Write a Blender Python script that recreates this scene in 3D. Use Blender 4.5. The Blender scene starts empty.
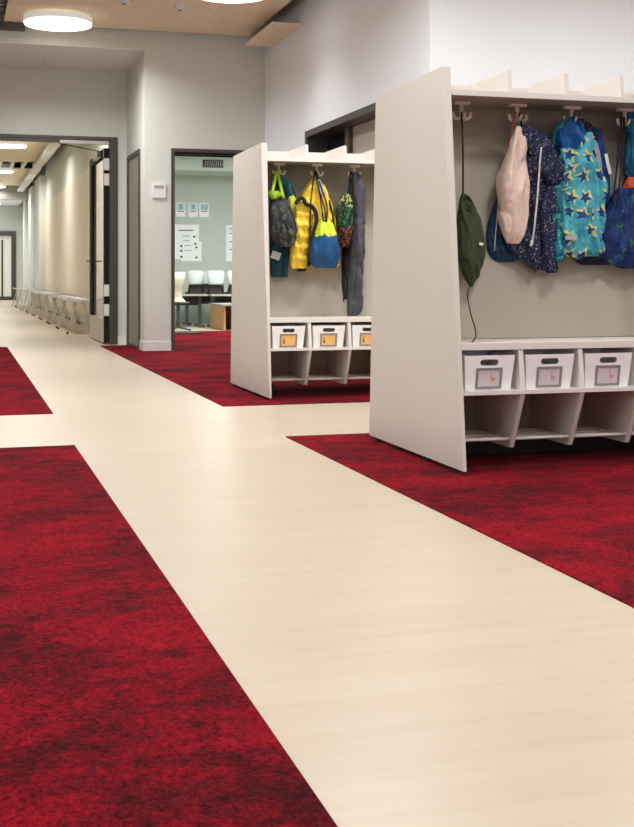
import bpy, bmesh, math, random
from mathutils import Vector, noise
random.seed(4)
sc = bpy.context.scene
col = sc.collection
PI = math.pi

# ------------------------------------------------------------------ camera
FPX, HOR, CXP, CAMH = 1225.0, 276.0, 317.0, 0.8
YAW = math.atan((CXP + 42) / FPX)
cd = bpy.data.cameras.new('camera')
cam = bpy.data.objects.new('camera', cd)
col.objects.link(cam)
cam.location = (0, 0, CAMH)
cam.rotation_euler = (PI / 2, 0, -YAW)
cd.sensor_fit = 'VERTICAL'
cd.sensor_height = 36.0
cd.lens = FPX * 36.0 / 827.0
cd.shift_y = -(413.5 - HOR) / 827.0
cd.clip_start = 0.05
cd.clip_end = 200
sc.camera = cam

# ------------------------------------------------------------------ world and exposure
w = bpy.data.worlds.new('world')
sc.world = w
w.use_nodes = True
w.node_tree.nodes['Background'].inputs[0].default_value = (0.9, 0.95, 1.0, 1)
w.node_tree.nodes['Background'].inputs[1].default_value = 0.4
sc.view_settings.view_transform = 'Standard'
sc.view_settings.look = 'None'
sc.view_settings.gamma = 1.0
sc.view_settings.use_curve_mapping = False
sc.view_settings.exposure = 0.0

# ------------------------------------------------------------------ large lights
def area(name, loc, rot, sx, sy, power, color=(1, 1, 1), shape='RECTANGLE', spread=PI):
    d = bpy.data.lights.new(name, 'AREA')
    d.shape = shape
    d.size = sx
    if shape in ('RECTANGLE', 'ELLIPSE'):
        d.size_y = sy
    d.energy = power
    d.spread = spread
    d.color = color
    o = bpy.data.objects.new(name, d)
    o.location = loc
    o.rotation_euler = rot
    col.objects.link(o)
    return o
# daylight at unseen hall windows: left inferred from floor glare, rear one added as fill
area('daylight_west', (-3.44, 3.5, 1.75), (0, -PI / 2, 0), 1.9, 7.0, 95, (0.86, 0.94, 1.0))
area('fill_south', (2.4, -2.94, 1.75), (PI / 2, 0, 0), 5.5, 1.9, 16, (0.86, 0.94, 1.0))
LAMPS = [(0.954, 12.41), (2.327, 10.655), (0.954, 8.6), (2.327, 6.7), (0.954, 4.6), (2.327, 2.8), (0.954, 0.8),
         (2.327, -1.2), (4.5, 6.1), (4.9, 1.8)]  # the closing alcove pair is unseen, placed to brighten the alcove wall
LP = [58, 9, 50, 40, 40, 36, 36, 30, 50, 40, 48, 48, 50, 42, 50]
SPREAD = {0: 154, 1: 118, 2: 160, 3: 160}
CORR_LAMPS = [(0.95, 18.2), (0.95, 24.4), (0.95, 30.4), (0.95, 35.6), (0.95, 39.6)]  # last lamp is added to brighten the corridor end wall

# ------------------------------------------------------------------ materials
def srgb(r, g, b):
    def f(c):
        c /= 255.0
        return c / 12.92 if c <= 0.04045 else ((c + 0.055) / 1.055) ** 2.4
    return (f(r), f(g), f(b), 1)

class NT:
    def __init__(s, name, rough=0.5, metal=0.0, spec=None):
        s.m = bpy.data.materials.new(name)
        s.m.use_nodes = True
        s.t = s.m.node_tree
        s.b = s.t.nodes['Principled BSDF']
        s.b.inputs['Roughness'].default_value = rough
        s.b.inputs['Metallic'].default_value = metal
        if spec is not None:
            s.b.inputs['Specular IOR Level'].default_value = spec
    def n(s, typ, **kw):
        x = s.t.nodes.new(typ)
        for k, v in kw.items():
            setattr(x, k, v)
        return x
    def l(s, a, b):
        s.t.links.new(a, b)
    def coord(s, scale=(1, 1, 1), kind='Object'):
        tc = s.n('ShaderNodeTexCoord')
        mp = s.n('ShaderNodeMapping')
        mp.inputs['Scale'].default_value = scale
        s.l(tc.outputs[kind], mp.inputs[0])
        return mp.outputs[0]
    def noise(s, vec, scale, detail=4, rough=0.55):
        x = s.n('ShaderNodeTexNoise')
        x.inputs['Scale'].default_value = scale
        x.inputs['Detail'].default_value = detail
        x.inputs['Roughness'].default_value = rough
        s.l(vec, x.inputs['Vector'])
        return x.outputs['Fac']
    def ramp(s, fac, stops):
        r = s.n('ShaderNodeValToRGB')
        e = r.color_ramp.elements
        e[0].position, e[0].color = stops[0]
        e[1].position, e[1].color = stops[-1]
        for p, c in stops[1:-1]:
            q = e.new(p)
            q.color = c
        s.l(fac, r.inputs[0])
        return r.outputs[0]
    def mix(s, fac, a, b, mode='MIX'):
        x = s.n('ShaderNodeMix', data_type='RGBA', blend_type=mode)
        for inp, v in ((0, fac), (6, a), (7, b)):
            if hasattr(v, 'is_linked') or hasattr(v, 'links'):
                s.l(v, x.inputs[inp])
            else:
                x.inputs[inp].default_value = v
        return x.outputs[2]
    def math(s, op, a, b=None):
        x = s.n('ShaderNodeMath', operation=op)
        for i, v in enumerate((a, b)):
            if v is None:
                continue
            if hasattr(v, 'links'):
                s.l(v, x.inputs[i])
            else:
                x.inputs[i].default_value = v
        return x.outputs[0]
    def base(s, c):
        if hasattr(c, 'links'):
            s.l(c, s.b.inputs['Base Color'])
        else:
            s.b.inputs['Base Color'].default_value = c
    def bump(s, fac, strength=0.2, dist=0.01):
        x = s.n('ShaderNodeBump')
        x.inputs['Strength'].default_value = strength
        x.inputs['Distance'].default_value = dist
        s.l(fac, x.inputs['Height'])
        s.l(x.outputs[0], s.b.inputs['Normal'])

def plain(name, rgb, rough=0.5, metal=0.0, var=0.04, scale=6, bump=0.0, bscale=200):
    m = NT(name, rough, metal)
    c = srgb(*rgb)
    d = tuple(v * (1 - var * 2) for v in c[:3]) + (1,)
    v = m.coord()
    m.base(m.ramp(m.noise(v, scale), [(0.3, d), (0.7, c)]))
    if bump:
        m.bump(m.noise(v, bscale, 2), bump, 0.002)
    return m.m

def fabric(name, rgb, rough=0.85, wr=25, bump=0.8, var=0.12):
    m = NT(name, rough)
    c = srgb(*rgb)
    d = tuple(v * (1 - var * 2) for v in c[:3]) + (1,)
    v = m.coord()
    m.base(m.ramp(m.noise(v, wr, 3), [(0.3, d), (0.7, c)]))
    m.bump(m.noise(v, wr, 5), bump, 0.02)
    return m.m

def oak():
    m = NT('light_oak', 0.34)
    v = m.coord()
    br = m.n('ShaderNodeTexBrick')
    br.inputs['Scale'].default_value = 1.0
    br.inputs['Brick Width'].default_value = 1.3
    br.inputs['Row Height'].default_value = 0.17
    br.inputs['Mortar Size'].default_value = 0.0006
    br.inputs['Mortar'].default_value = (0.9, 0.9, 0.9, 1)
    br.inputs['Color1'].default_value = (0.965, 0.96, 0.955, 1)
    br.inputs['Color2'].default_value = (1, 1, 1, 1)
    br.offset = 0.37
    m.l(v, br.inputs['Vector'])
    g = m.noise(m.coord((0.9, 10, 1)), 1.8, 7, 0.55)
    fine = m.noise(m.coord((4, 90, 1)), 3.0, 3, 0.5)
    c = m.ramp(g, [(0.25, srgb(199, 184, 162)), (0.5, srgb(205, 190, 170)), (0.78, srgb(209, 196, 177))])
    c = m.mix(1.0, c, br.outputs['Color'], 'MULTIPLY')
    f2 = m.ramp(fine, [(0.35, (0.975, 0.97, 0.96, 1)), (0.6, (1, 1, 1, 1))])
    m.base(m.mix(1.0, c, f2, 'MULTIPLY'))
    return m.m

def carpet():
    m = NT('red_carpet', 1.0, spec=0.03)
    big = m.noise(m.coord((0.85, 1.1, 1)), 1.9, 9, 0.72)
    mid = m.noise(m.coord((1, 1.1, 1)), 14, 6, 0.85)
    fine = m.noise(m.coord((1, 0.75, 1)), 105, 4, 0.8)
    a = m.math('MULTIPLY', big, 0.62)
    b = m.math('MULTIPLY', mid, 0.38)
    s = m.math('ADD', a, b)
    c = m.ramp(s, [(0.41, srgb(62, 14, 20)), (0.47, srgb(94, 14, 24)), (0.53, srgb(130, 12, 27)), (0.66, srgb(154, 18, 38))])
    f2 = m.ramp(fine, [(0.34, (0.22, 0.2, 0.2, 1)), (0.5, (0.92, 0.92, 0.92, 1)), (0.68, (1.5, 1.6, 1.6, 1))])
    m.base(m.mix(1.0, c, f2, 'MULTIPLY'))
    m.bump(fine, 0.5, 0.004)
    m.b.inputs['Sheen Weight'].default_value = 0.04
    m.b.inputs['Sheen Roughness'].default_value = 0.5
    m.b.inputs['Sheen Tint'].default_value = (1, 0.5, 0.55, 1)
    return m.m

def woodfibre():
    m = NT('wood_fibre_board', 0.9)
    v = m.coord()
    a = m.noise(v, 70, 5, 0.7)
    b = m.noise(v, 6, 3)
    c = m.ramp(a, [(0.3, srgb(238, 212, 178)), (0.55, srgb(255, 240, 212)), (0.8, srgb(255, 248, 228))])
    d = m.ramp(b, [(0.3, (0.93, 0.92, 0.9, 1)), (0.7, (1, 1, 1, 1))])
    br = m.n('ShaderNodeTexBrick')
    br.inputs['Scale'].default_value = 1.0
    br.inputs['Brick Width'].default_value = 1.2
    br.inputs['Row Height'].default_value = 2.4
    br.inputs['Mortar Size'].default_value = 0.004
    br.inputs['Mortar'].default_value = (1.12, 1.1, 1.08, 1)
    br.inputs['Color1'].default_value = (1, 1, 1, 1)
    br.inputs['Color2'].default_value = (0.97, 0.97, 0.97, 1)
    br.offset = 0.0
    m.l(v, br.inputs['Vector'])
    c = m.mix(1.0, c, d, 'MULTIPLY')
    m.base(m.mix(1.0, c, br.outputs['Color'], 'MULTIPLY'))
    m.bump(a, 0.4, 0.005)
    return m.m

def birch():
    m = NT('pale_birch_panel', 0.5)
    g = m.noise(m.coord((9, 9, 0.7)), 2.0, 6, 0.6)
    m.base(m.ramp(g, [(0.3, srgb(228, 214, 190)), (0.7, srgb(245, 236, 218))]))
    return m.m

def dots_navy():
    m = NT('navy_dotted_fabric', 0.75)
    v = m.coord()
    vo = m.n('ShaderNodeTexVoronoi')
    vo.inputs['Scale'].default_value = 125
    m.l(v, vo.inputs['Vector'])
    r = m.ramp(vo.outputs['Distance'], [(0.20, (1, 1, 1, 1)), (0.30, (0, 0, 0, 1))])
    sel = m.math('GREATER_THAN', m.noise(v, 60, 1), 0.50)
    f = m.math('MULTIPLY', r, sel)
    m.base(m.mix(f, srgb(24, 34, 70), srgb(214, 216, 224)))
    m.bump(m.noise(v, 22, 5), 0.7, 0.02)
    return m.m

def stars(name, bg, bg2, ink, edge, scale):
    """flat print of five-pointed stars with an offset yellow outline"""
    m = NT(name, 0.62)
    tc = m.n('ShaderNodeTexCoord')
    mp = m.n('ShaderNodeMapping')
    mp.inputs['Scale'].default_value = (scale, 0.0, scale)
    m.l(tc.outputs['Object'], mp.inputs[0])
    vo = m.n('ShaderNodeTexVoronoi')
    vo.inputs['Scale'].default_value = 1.0
    vo.inputs['Randomness'].default_value = 0.55
    m.l(mp.outputs[0], vo.inputs['Vector'])
    def star(off, R):
        sub = m.n('ShaderNodeVectorMath', operation='SUBTRACT')
        m.l(mp.outputs[0], sub.inputs[0])
        m.l(vo.outputs['Position'], sub.inputs[1])
        sub2 = m.n('ShaderNodeVectorMath', operation='SUBTRACT')
        m.l(sub.outputs[0], sub2.inputs[0])
        sub2.inputs[1].default_value = off
        sp = m.n('ShaderNodeSeparateXYZ')
        m.l(sub2.outputs[0], sp.inputs[0])
        x, z = sp.outputs[0], sp.outputs[2]
        r = m.math('SQRT', m.math('ADD', m.math('MULTIPLY', x, x), m.math('MULTIPLY', z, z)))
        th = m.math('ARCTAN2', x, z)
        rot = m.math('MULTIPLY', vo.outputs['Color'], 3.0)
        th = m.math('ADD', m.math('ADD', th, 12.566), rot)
        a = m.math('MODULO', th, 2 * PI / 5)
        a = m.math('ABSOLUTE', m.math('SUBTRACT', a, PI / 5))      # 0 in the notch .. pi/5 at the tip
        # straight edge between the notch (radius .42R) and the tip (radius R)
        tip = Vector((math.cos(PI / 5) * R, math.sin(PI / 5) * R))
        notch = Vector((0.45 * R, 0))
        d = tip - notch
        nx, ny = d.y, -d.x
        k = notch.x * nx + notch.y * ny
        lhs = m.math('ADD', m.math('MULTIPLY', m.math('MULTIPLY', r, m.math('COSINE', a)), nx),
                     m.math('MULTIPLY', m.math('MULTIPLY', r, m.math('SINE', a)), ny))
        return m.math('LESS_THAN', lhs, k)
    v = m.coord()
    base = m.ramp(m.noise(v, 14, 3), [(0.35, bg), (0.65, bg2)])
    c = m.mix(star((0.07, 0, 0.06), 0.47), base, edge)
    c = m.mix(star((-0.01, 0, -0.02), 0.38), c, bg2)
    c = m.mix(star((0, 0, 0), 0.34), c, ink)
    m.base(c)
    m.bump(m.noise(v, 20, 5), 0.8, 0.02)
    return m.m

def blotches(name, bg, inks, scale, th=0.57, rough=0.7):
    m = NT(name, rough)
    c = bg
    for i, ink in enumerate(inks):
        v = m.coord((1, 1.0, 1.6 if i % 2 else 0.8))
        ad = m.n('ShaderNodeVectorMath', operation='ADD')
        m.l(v, ad.inputs[0])
        ad.inputs[1].default_value = (3.1 * i, 1.7 * i, 5.3 * i)
        f = m.math('GREATER_THAN', m.noise(ad.outputs[0], scale, 2), th)
        c = m.mix(f, c, ink)
    m.base(c)
    m.bump(m.noise(m.coord(), 22, 5), 0.8, 0.02)
    return m.m

def zsplit(name, z, low, high, rough=0.6, mid=None):
    m = NT(name, rough)
    tc = m.n('ShaderNodeTexCoord')
    sp = m.n('ShaderNodeSeparateXYZ')
    m.l(tc.outputs['Object'], sp.inputs[0])
    n = m.noise(m.coord(), 18, 2)
    zz = m.math('ADD', sp.outputs[2], m.math('MULTIPLY', m.math('SUBTRACT', n, 0.5), 0.09))
    f = m.math('GREATER_THAN', zz, z)
    m.base(m.mix(f, low, high))
    m.bump(m.noise(m.coord(), 22, 5), 0.4, 0.02)
    return m.m

def emit(name, rgb, strength):
    m = NT(name, 0.6)
    c = srgb(*rgb)
    m.base(c)
    m.b.inputs['Emission Color'].default_value = c
    m.b.inputs['Emission Strength'].default_value = strength
    return m.m

def glass(name, tint=(1, 1, 1, 1), rough=0.02, alpha=0.25):
    m = NT(name, rough)
    m.base(tint)
    m.b.inputs['Alpha'].default_value = alpha
    return m.m

M = dict(
    oak=oak(), carpet=carpet(), fibre=woodfibre(), birch=birch(),
    wall=plain('warm_white_plaster', (222, 224, 215), 0.85, var=0.015, scale=2, bump=0.05, bscale=300),
    wall_bright=plain('white_plaster', (238, 242, 246), 0.85, var=0.01, scale=2, bump=0.05, bscale=300),
    classwall=plain('pale_green_plaster', (196, 204, 196), 0.85, var=0.02),
    ceil=plain('dark_service_ceiling', (30, 29, 29), 0.9),
    white=plain('white_paint', (238, 237, 234), 0.5, var=0.01),
    frame=plain('dark_bronze_metal', (84, 78, 72), 0.45, 0.3),
    black=plain('black_metal', (26, 25, 24), 0.4, 0.3),
    lam=plain('greige_laminate', (217, 211, 201), 0.42, var=0.012, scale=3),
    lamedge=plain('pale_laminate_edge', (232, 226, 220), 0.45, var=0.01),
    lam_shaded=plain('shaded_laminate', (176, 168, 153), 0.45, var=0.012, scale=3),  # same laminate, darkened in colour for the shade inside the locker
    hook=plain('cream_plastic', (244, 234, 222), 0.35, var=0.01),
    rod=plain('pale_enamelled_rod', (226, 222, 216), 0.35, 0.0),
    chrome=plain('chrome_tube', (222, 222, 222), 0.3, 0.7),
    leafblack=plain('matt_black_frame', (24, 23, 22), 0.9),
    steel=plain('brushed_steel', (196, 194, 190), 0.32, 0.7),
    bin=plain('white_plastic', (252, 252, 252), 0.4, var=0.008),
    cardframe=plain('grey_card_holder', (142, 137, 136), 0.5, var=0.01),
    cardpink=plain('pale_pink_card', (214, 203, 210), 0.6, var=0.01),
    cardorange=plain('orange_card', (246, 196, 122), 0.6, var=0.03),
    ink=plain('dark_ink', (60, 52, 50), 0.7),
    inkorange=plain('orange_ink', (214, 150, 112), 0.7),
    inkred=plain('red_ink', (190, 70, 80), 0.7),
    inkblue=plain('teal_ink', (50, 110, 130), 0.7),
    paper=plain('white_paper', (246, 247, 250), 0.8, var=0.01),
    paperblue=plain('pale_blue_paper', (196, 224, 226), 0.8, var=0.01),
    lamp=emit('lamp_diffuser', (255, 252, 244), 4.0), lamprim=emit('lamp_translucent_rim', (240, 238, 232), 0.35),
    daywin=emit('daylit_glass', (196, 214, 236), 1.1),
    darkglass=plain('dark_blue_glass', (22, 34, 44), 0.08),
    olivepane=plain('olive_grey_glass', (150, 146, 130), 0.3, var=0.0),
    glass=glass('clear_glass', (0.93, 0.95, 0.92, 1), 0.03, 0.16),
    blind=plain('cream_blind', (196, 186, 172), 0.8, var=0.01),
    rubber=plain('black_rubber', (22, 20, 20), 0.7),
    dark_slot=plain('dark_louvre', (52, 50, 49), 0.6),
    slotgrey=plain('dark_grey_metal', (92, 88, 86), 0.45, 0.3),
    galv=plain('galvanised_metal', (150, 148, 146), 0.4, 0.5),
    deskwood=plain('honey_wood', (196, 150, 96), 0.5, var=0.08, scale=10),
    shellwhite=plain('white_chair_shell', (196, 202, 200), 0.4, var=0.01),
    shellcream=plain('cream_chair_shell', (192, 187, 166), 0.4, var=0.01),
    greylegs=plain('blue_grey_steel', (96, 108, 116), 0.4, 0.4),
    desktop=plain('grey_desktop', (170, 168, 158), 0.5, var=0.01),
    # clothes
    green=fabric('dark_green_nylon', (60, 74, 46), 0.7),
    cordgreen=fabric('dark_cord', (50, 44, 38), 0.8),
    tealnavy=blotches('navy_teal_nylon', srgb(20, 58, 92), [srgb(28, 84, 120)], 30, 0.62),
    pink=fabric('pale_pink_quilted_lining', (246, 222, 208), 0.8, wr=18, var=0.06),
    navydots=dots_navy(),
    zipwhite=fabric('white_zip_tape', (226, 222, 218), 0.7),
    pinkcord=fabric('pink_cord', (206, 110, 104), 0.8),
    star=stars('turquoise_star_print', srgb(36, 148, 172), srgb(92, 192, 208), srgb(22, 66, 130), srgb(224, 220, 130), 11.5),
    royal=fabric('royal_blue_nylon', (24, 100, 176), 0.6, wr=22),
    blue2=fabric('deep_blue_fleece', (20, 76, 148), 0.85, wr=22),
    tealdark=blotches('dark_teal_print', srgb(18, 112, 128), [srgb(16, 72, 100), srgb(70, 180, 170)], 26, 0.60),
    grey=fabric('silver_reflective_tape', (176, 178, 180), 0.5, var=0.03),
    redblack=blotches('red_black_trim', srgb(30, 22, 30), [srgb(190, 50, 40), srgb(40, 40, 90)], 60, 0.55),
    leaf=blotches('blue_leaf_print', srgb(8, 42, 104), [srgb(10, 66, 140), srgb(14, 26, 70), srgb(36, 120, 66)], 25, 0.63),
    teal=fabric('teal_blue_nylon', (24, 120, 158), 0.7),
    orange=fabric('orange_red_fabric', (232, 92, 52), 0.8),
    navycord=fabric('navy_cord', (26, 30, 48), 0.8),
    darkbag=blotches('charcoal_camo_nylon', srgb(52, 58, 60), [srgb(38, 42, 44), srgb(84, 86, 78)], 16, 0.60),
    camo=blotches('camouflage_print', srgb(52, 54, 44), [srgb(100, 98, 78), srgb(26, 26, 24)], 34, 0.55),
    lime=fabric('lime_strap', (166, 200, 44), 0.7),
    limesleeve=fabric('lime_yellow_nylon', (196, 204, 50), 0.7),
    teal2=fabric('petrol_nylon', (26, 90, 106), 0.7),
    tealpants=fabric('dark_teal_nylon', (16, 66, 80), 0.75),
    yellow=fabric('yellow_nylon', (255, 216, 66), 0.65, wr=20, var=0.08),
    blackf=fabric('black_fabric', (28, 28, 30), 0.85),
    bag_blue_lime=None,
    orangegreen=None,
    charcoal=fabric('charcoal_grey_jersey', (86, 86, 94), 0.9, wr=30),
    blacknylon=fabric('black_nylon', (26, 27, 32), 0.6),
)

# ------------------------------------------------------------------ mesh helpers
def at(x, y, Y):
    """point of the photograph at world depth Y"""
    s, c = math.sin(YAW), math.cos(YAW)
    a = (x - CXP) / FPX
    b = (HOR - y) / FPX
    t = Y / (c - s * a)
    return Vector(((s + c * a) * t, Y, CAMH + b * t))

class MB:
    def __init__(s):
        s.bm = bmesh.new()
    def box(s, x0, x1, y0, y1, z0, z1):
        v = [s.bm.verts.new(p) for p in ((x0, y0, z0), (x1, y0, z0), (x1, y1, z0), (x0, y1, z0),
                                         (x0, y0, z1), (x1, y0, z1), (x1, y1, z1), (x0, y1, z1))]
        for f in ((3, 2, 1, 0), (4, 5, 6, 7), (0, 1, 5, 4), (1, 2, 6, 5), (2, 3, 7, 6), (3, 0, 4, 7)):
            s.bm.faces.new([v[i] for i in f])
        return s
    def prism(s, pts, axis, a, b):
        """polygon of 2-D points extruded along an axis; x: pts=(y,z); y: pts=(x,z); z: pts=(x,y)"""
        def mk(p, t):
            return {'x': (t, p[0], p[1]), 'y': (p[0], t, p[1]), 'z': (p[0], p[1], t)}[axis]
        A = [s.bm.verts.new(mk(p, a)) for p in pts]
        B = [s.bm.verts.new(mk(p, b)) for p in pts]
        n = len(pts)
        fs = [s.bm.faces.new(A), s.bm.faces.new(B[::-1])]
        for i in range(n):
            fs.append(s.bm.faces.new((A[i], A[(i + 1) % n], B[(i + 1) % n], B[i])))
        bmesh.ops.recalc_face_normals(s.bm, faces=fs)
        return s
    def tube(s, pts, r, seg=8, smooth=True):
        pts = [Vector(p) for p in pts]
        rs = r if isinstance(r, (list, tuple)) else [r] * len(pts)
        rings = []
        up = Vector((0.13, 0.31, 0.94)).normalized()
        for i, p in enumerate(pts):
            t = (pts[min(i + 1, len(pts) - 1)] - pts[max(i - 1, 0)]).normalized()
            a = t.cross(up)
            if a.length < 0.05:
                a = t.cross(Vector((1, 0, 0)))
            a.normalize()
            b = t.cross(a).normalized()
            rings.append([s.bm.verts.new(p + (a * math.cos(2 * PI * k / seg) + b * math.sin(2 * PI * k / seg)) * rs[i]) for k in range(seg)])
        fs = []
        for i in range(len(rings) - 1):
            for k in range(seg):
                f = s.bm.faces.new((rings[i][k], rings[i][(k + 1) % seg], rings[i + 1][(k + 1) % seg], rings[i + 1][k]))
                f.smooth = smooth
                fs.append(f)
        fs.append(s.bm.faces.new(rings[0]))
        fs.append(s.bm.faces.new(rings[-1][::-1]))
        bmesh.ops.recalc_face_normals(s.bm, faces=fs)
        return s
    def disc(s, c, r, h, seg=48, axis='z'):
        pts = [(c[0] + r * math.cos(2 * PI * k / seg), c[1] + r * math.sin(2 * PI * k / seg)) for k in range(seg)]
        return s.prism(pts, axis, c[2], c[2] + h)
    def build(s, name, mat, parent=None, bevel=0.0, smooth=False):
        if bevel:
            bmesh.ops.bevel(s.bm, geom=[e for e in s.bm.edges], offset=bevel, segments=2, affect='EDGES', clamp_overlap=True)
        me = bpy.data.meshes.new(name)
        s.bm.to_mesh(me)
        s.bm.free()
        if smooth:
            for p in me.polygons:
                p.use_smooth = True
        me.materials.append(mat)
        o = bpy.data.objects.new(name, me)
        col.objects.link(o)
        if parent:
            o.parent = parent
        return o

def tag(o, label, cat, group=None):
    o['label'] = label
    o['category'] = cat
    if group:
        o['group'] = group
    return o
def thing(name, loc, label, cat, group=None, rz=0):
    o = bpy.data.objects.new(name, None)
    o.location = loc
    o.rotation_euler = (0, 0, rz)
    o.empty_display_size = 0.1
    col.objects.link(o)
    return tag(o, label, cat, group)
def struct(name, mb, mat, parent=None, **k):
    o = mb.build(name, mat, parent, **k)
    if parent is None:
        o['kind'] = 'structure'
    return o
def sempty(name):
    o = bpy.data.objects.new(name, None)
    col.objects.link(o)
    o['kind'] = 'structure'
    return o
def copy_tree(o, parent=None):
    c = o.copy()
    col.objects.link(c)
    if parent:
        c.parent = parent
    for ch in [x for x in col.objects if x.parent == o]:
        copy_tree(ch, c)
    return c

# ------------------------------------------------------------------ floor
FY0, FX0 = -3.0, -3.5
struct('floor', MB().box(-3.7, 6.7, -3.2, 42.3, -0.1, 0.0), M['oak'])
def rug(x0, x1, y0, y1):
    struct('floor_carpet', MB().box(x0, x1, y0, y1, 0.0, 0.004), M['carpet'])
rug(FX0, 0.527, FY0, 5.86)
rug(FX0, 0.53, 7.25, 14.18)
rug(1.562, 6.5, FY0, 5.885)
p = MB().prism([(1.556, 7.36), (6.5, 7.36), (6.5, 8.13), (3.218, 8.13), (3.218, 13.0), (3.07, 13.0), (3.07, 13.12), (5.9, 13.12), (5.9, 17.45),
                (2.22, 17.45), (2.22, 13.0), (1.90, 13.0), (1.90, 14.13), (1.553, 14.13)], 'z', 0.0, 0.004)
struct('floor_carpet', p, M['carpet'])

# ------------------------------------------------------------------ walls and ceiling
TOP = 3.9
struct('ceiling', MB().box(-3.7, 6.7, -3.2, 42.3, TOP, TOP + 0.1), M['ceil'])
# cross wall with the classroom door, and the header over the recess
YW = 13.0
mb = MB()
mb.box(1.90, 2.19, YW, YW + 0.12, 0, TOP)
mb.box(3.09, 3.218, YW, YW + 0.12, 0, TOP)
mb.box(2.19, 3.09, YW, YW + 0.12, 2.165, TOP)
struct('wall_classroom', mb, M['wall'])
struct('wall_header', MB().box(-3.5, 1.90, YW, 14.42, 3.21, TOP), M['wall'])
struct('ceiling_recess', MB().box(-3.5, 1.90, YW + 0.004, 14.42, 3.20, 3.21), M['white'])
struct('wall_recess', MB().box(1.90, 2.1, YW + 0.12, 14.42, 0, TOP), M['wall'])
mb = MB()
mb.box(1.79, 2.1, 14.42, 14.54, 0, TOP)
mb.box(-0.75, 1.79, 14.42, 14.54, 2.42, TOP)
mb.box(-3.5, -0.75, 14.42, 14.54, 0, TOP)
struct('wall_corridor', mb, M['wall'])
# right wall with a long high window
XR = 3.218
mb = MB()
mb.box(XR, XR + 0.26, 8.25, 13.12, 0, 0.95)
mb.box(XR, XR + 0.26, 8.25, 13.12, 2.19, TOP)
mb.box(XR, XR + 0.26, 11.36, 13.12, 0.95, 2.19)
mb.box(XR, XR + 0.26, 8.25, 8.6, 0.95, 2.19)
struct('wall_right', mb, M['wall_bright'])
struct('wall_alcove', MB().box(XR, 6.5, 8.13, 8.25, 0, TOP), M['wall_bright'])
struct('wall_east', MB().box(6.5, 6.62, -3.0, 8.25, 0, TOP), M['wall_bright'])
# west and south walls with window openings
mb = MB()
mb.box(-3.62, -3.5, -3.0, 14.42, 0, 0.8)
mb.box(-3.62, -3.5, -3.0, 14.42, 2.7, TOP)
mb.box(-3.62, -3.5, -3.0, 0.0, 0.8, 2.7)
mb.box(-3.62, -3.5, 7.0, 14.42, 0.8, 2.7)
struct('wall_west', mb, M['wall'])
mb = MB()
mb.box(-3.62, 6.62, -3.12, -3.0, 0, 0.8)
mb.box(-3.62, 6.62, -3.12, -3.0, 2.7, TOP)
mb.box(-3.62, -0.35, -3.12, -3.0, 0.8, 2.7)
mb.box(5.15, 6.62, -3.12, -3.0, 0.8, 2.7)
struct('wall_south', mb, M['wall'])
wn = sempty('window_1')
mb = MB()
for y in (0.0, 1.72, 3.44, 5.16, 6.94):
    mb.box(-3.60, -3.53, y, y + 0.06, 0.8, 2.7)
mb.box(-3.60, -3.53, 0, 7.0, 0.8, 0.86).box(-3.60, -3.53, 0, 7.0, 2.64, 2.7)
mb.build('window_frame', M['frame'], wn)
MB().box(-3.575, -3.565, 0.06, 6.94, 0.86, 2.64).build('window_pane', M['glass'], wn)
wn = sempty('window_2')  # unseen window added for the rear fill light
mb = MB()
for x in (-0.35, 1.0, 2.4, 3.8, 5.09):
    mb.box(x, x + 0.06, -3.09, -3.03, 0.8, 2.7)
mb.box(-0.35, 5.15, -3.09, -3.03, 0.8, 0.86).box(-0.35, 5.15, -3.09, -3.03, 2.64, 2.7)
mb.build('window_frame', M['frame'], wn)
MB().box(-0.29, 5.09, -3.065, -3.055, 0.86, 2.64).build('window_pane', M['glass'], wn)

# window 3: dark framed band in the right wall
wn = sempty('window_3')
mb = MB()
x0, x1 = XR - 0.012, XR + 0.24
mb.box(x0, x1, 11.30, 11.36, 0.95, 2.19).box(x0, x1, 8.6, 8.66, 0.95, 2.19)
mb.box(x0, x1, 8.66, 11.30, 2.13, 2.19).box(x0, x1, 8.66, 11.30, 0.95, 1.01)
mb.build('window_frame', M['frame'], wn)
MB().box(XR + 0.13, XR + 0.19, 10.42, 10.53, 1.01, 2.13).build('mullion', M['frame'], wn)
MB().box(XR + 0.20, XR + 0.215, 10.53, 11.30, 1.01, 2.13).build('window_pane', M['darkglass'], wn)
MB().box(XR + 0.17, XR + 0.185, 8.66, 10.42, 1.01, 2.13).build('window_blind', M['blind'], wn)
MB().box(XR + 0.225, XR + 0.24, 8.66, 11.30, 1.01, 2.13).build('window_backing', M['black'], wn)

# side door in the recess reveal
d = sempty('door_2')
xd = 1.90
mb = MB()
mb.box(xd - 0.02, xd, 13.30, 13.345, 0, 2.18).box(xd - 0.02, xd, 14.22, 14.28, 0, 2.18)
mb.box(xd - 0.02, xd, 13.345, 14.22, 2.13, 2.18).box(xd - 0.02, xd, 13.38, 14.20, 0, 0.03)
mb.build('door_frame', M['frame'], d)
MB().box(xd - 0.006, xd, 13.345, 14.22, 0.03, 2.13).build('door_pane', M['olivepane'], d)

# classroom door frame
d = sempty('door_1')
mb = MB()
mb.box(2.185, 2.222, YW - 0.015, YW + 0.13, 0, 2.165).box(3.055, 3.095, YW - 0.015, YW + 0.13, 0, 2.165)
mb.box(2.222, 3.055, YW - 0.015, YW + 0.13, 2.13, 2.165)
mb.build('door_frame', M['frame'], d)
MB().box(2.222, 3.055, YW + 0.05, YW + 0.07, 2.11, 2.13).build('door_seal', M['black'], d)

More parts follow.
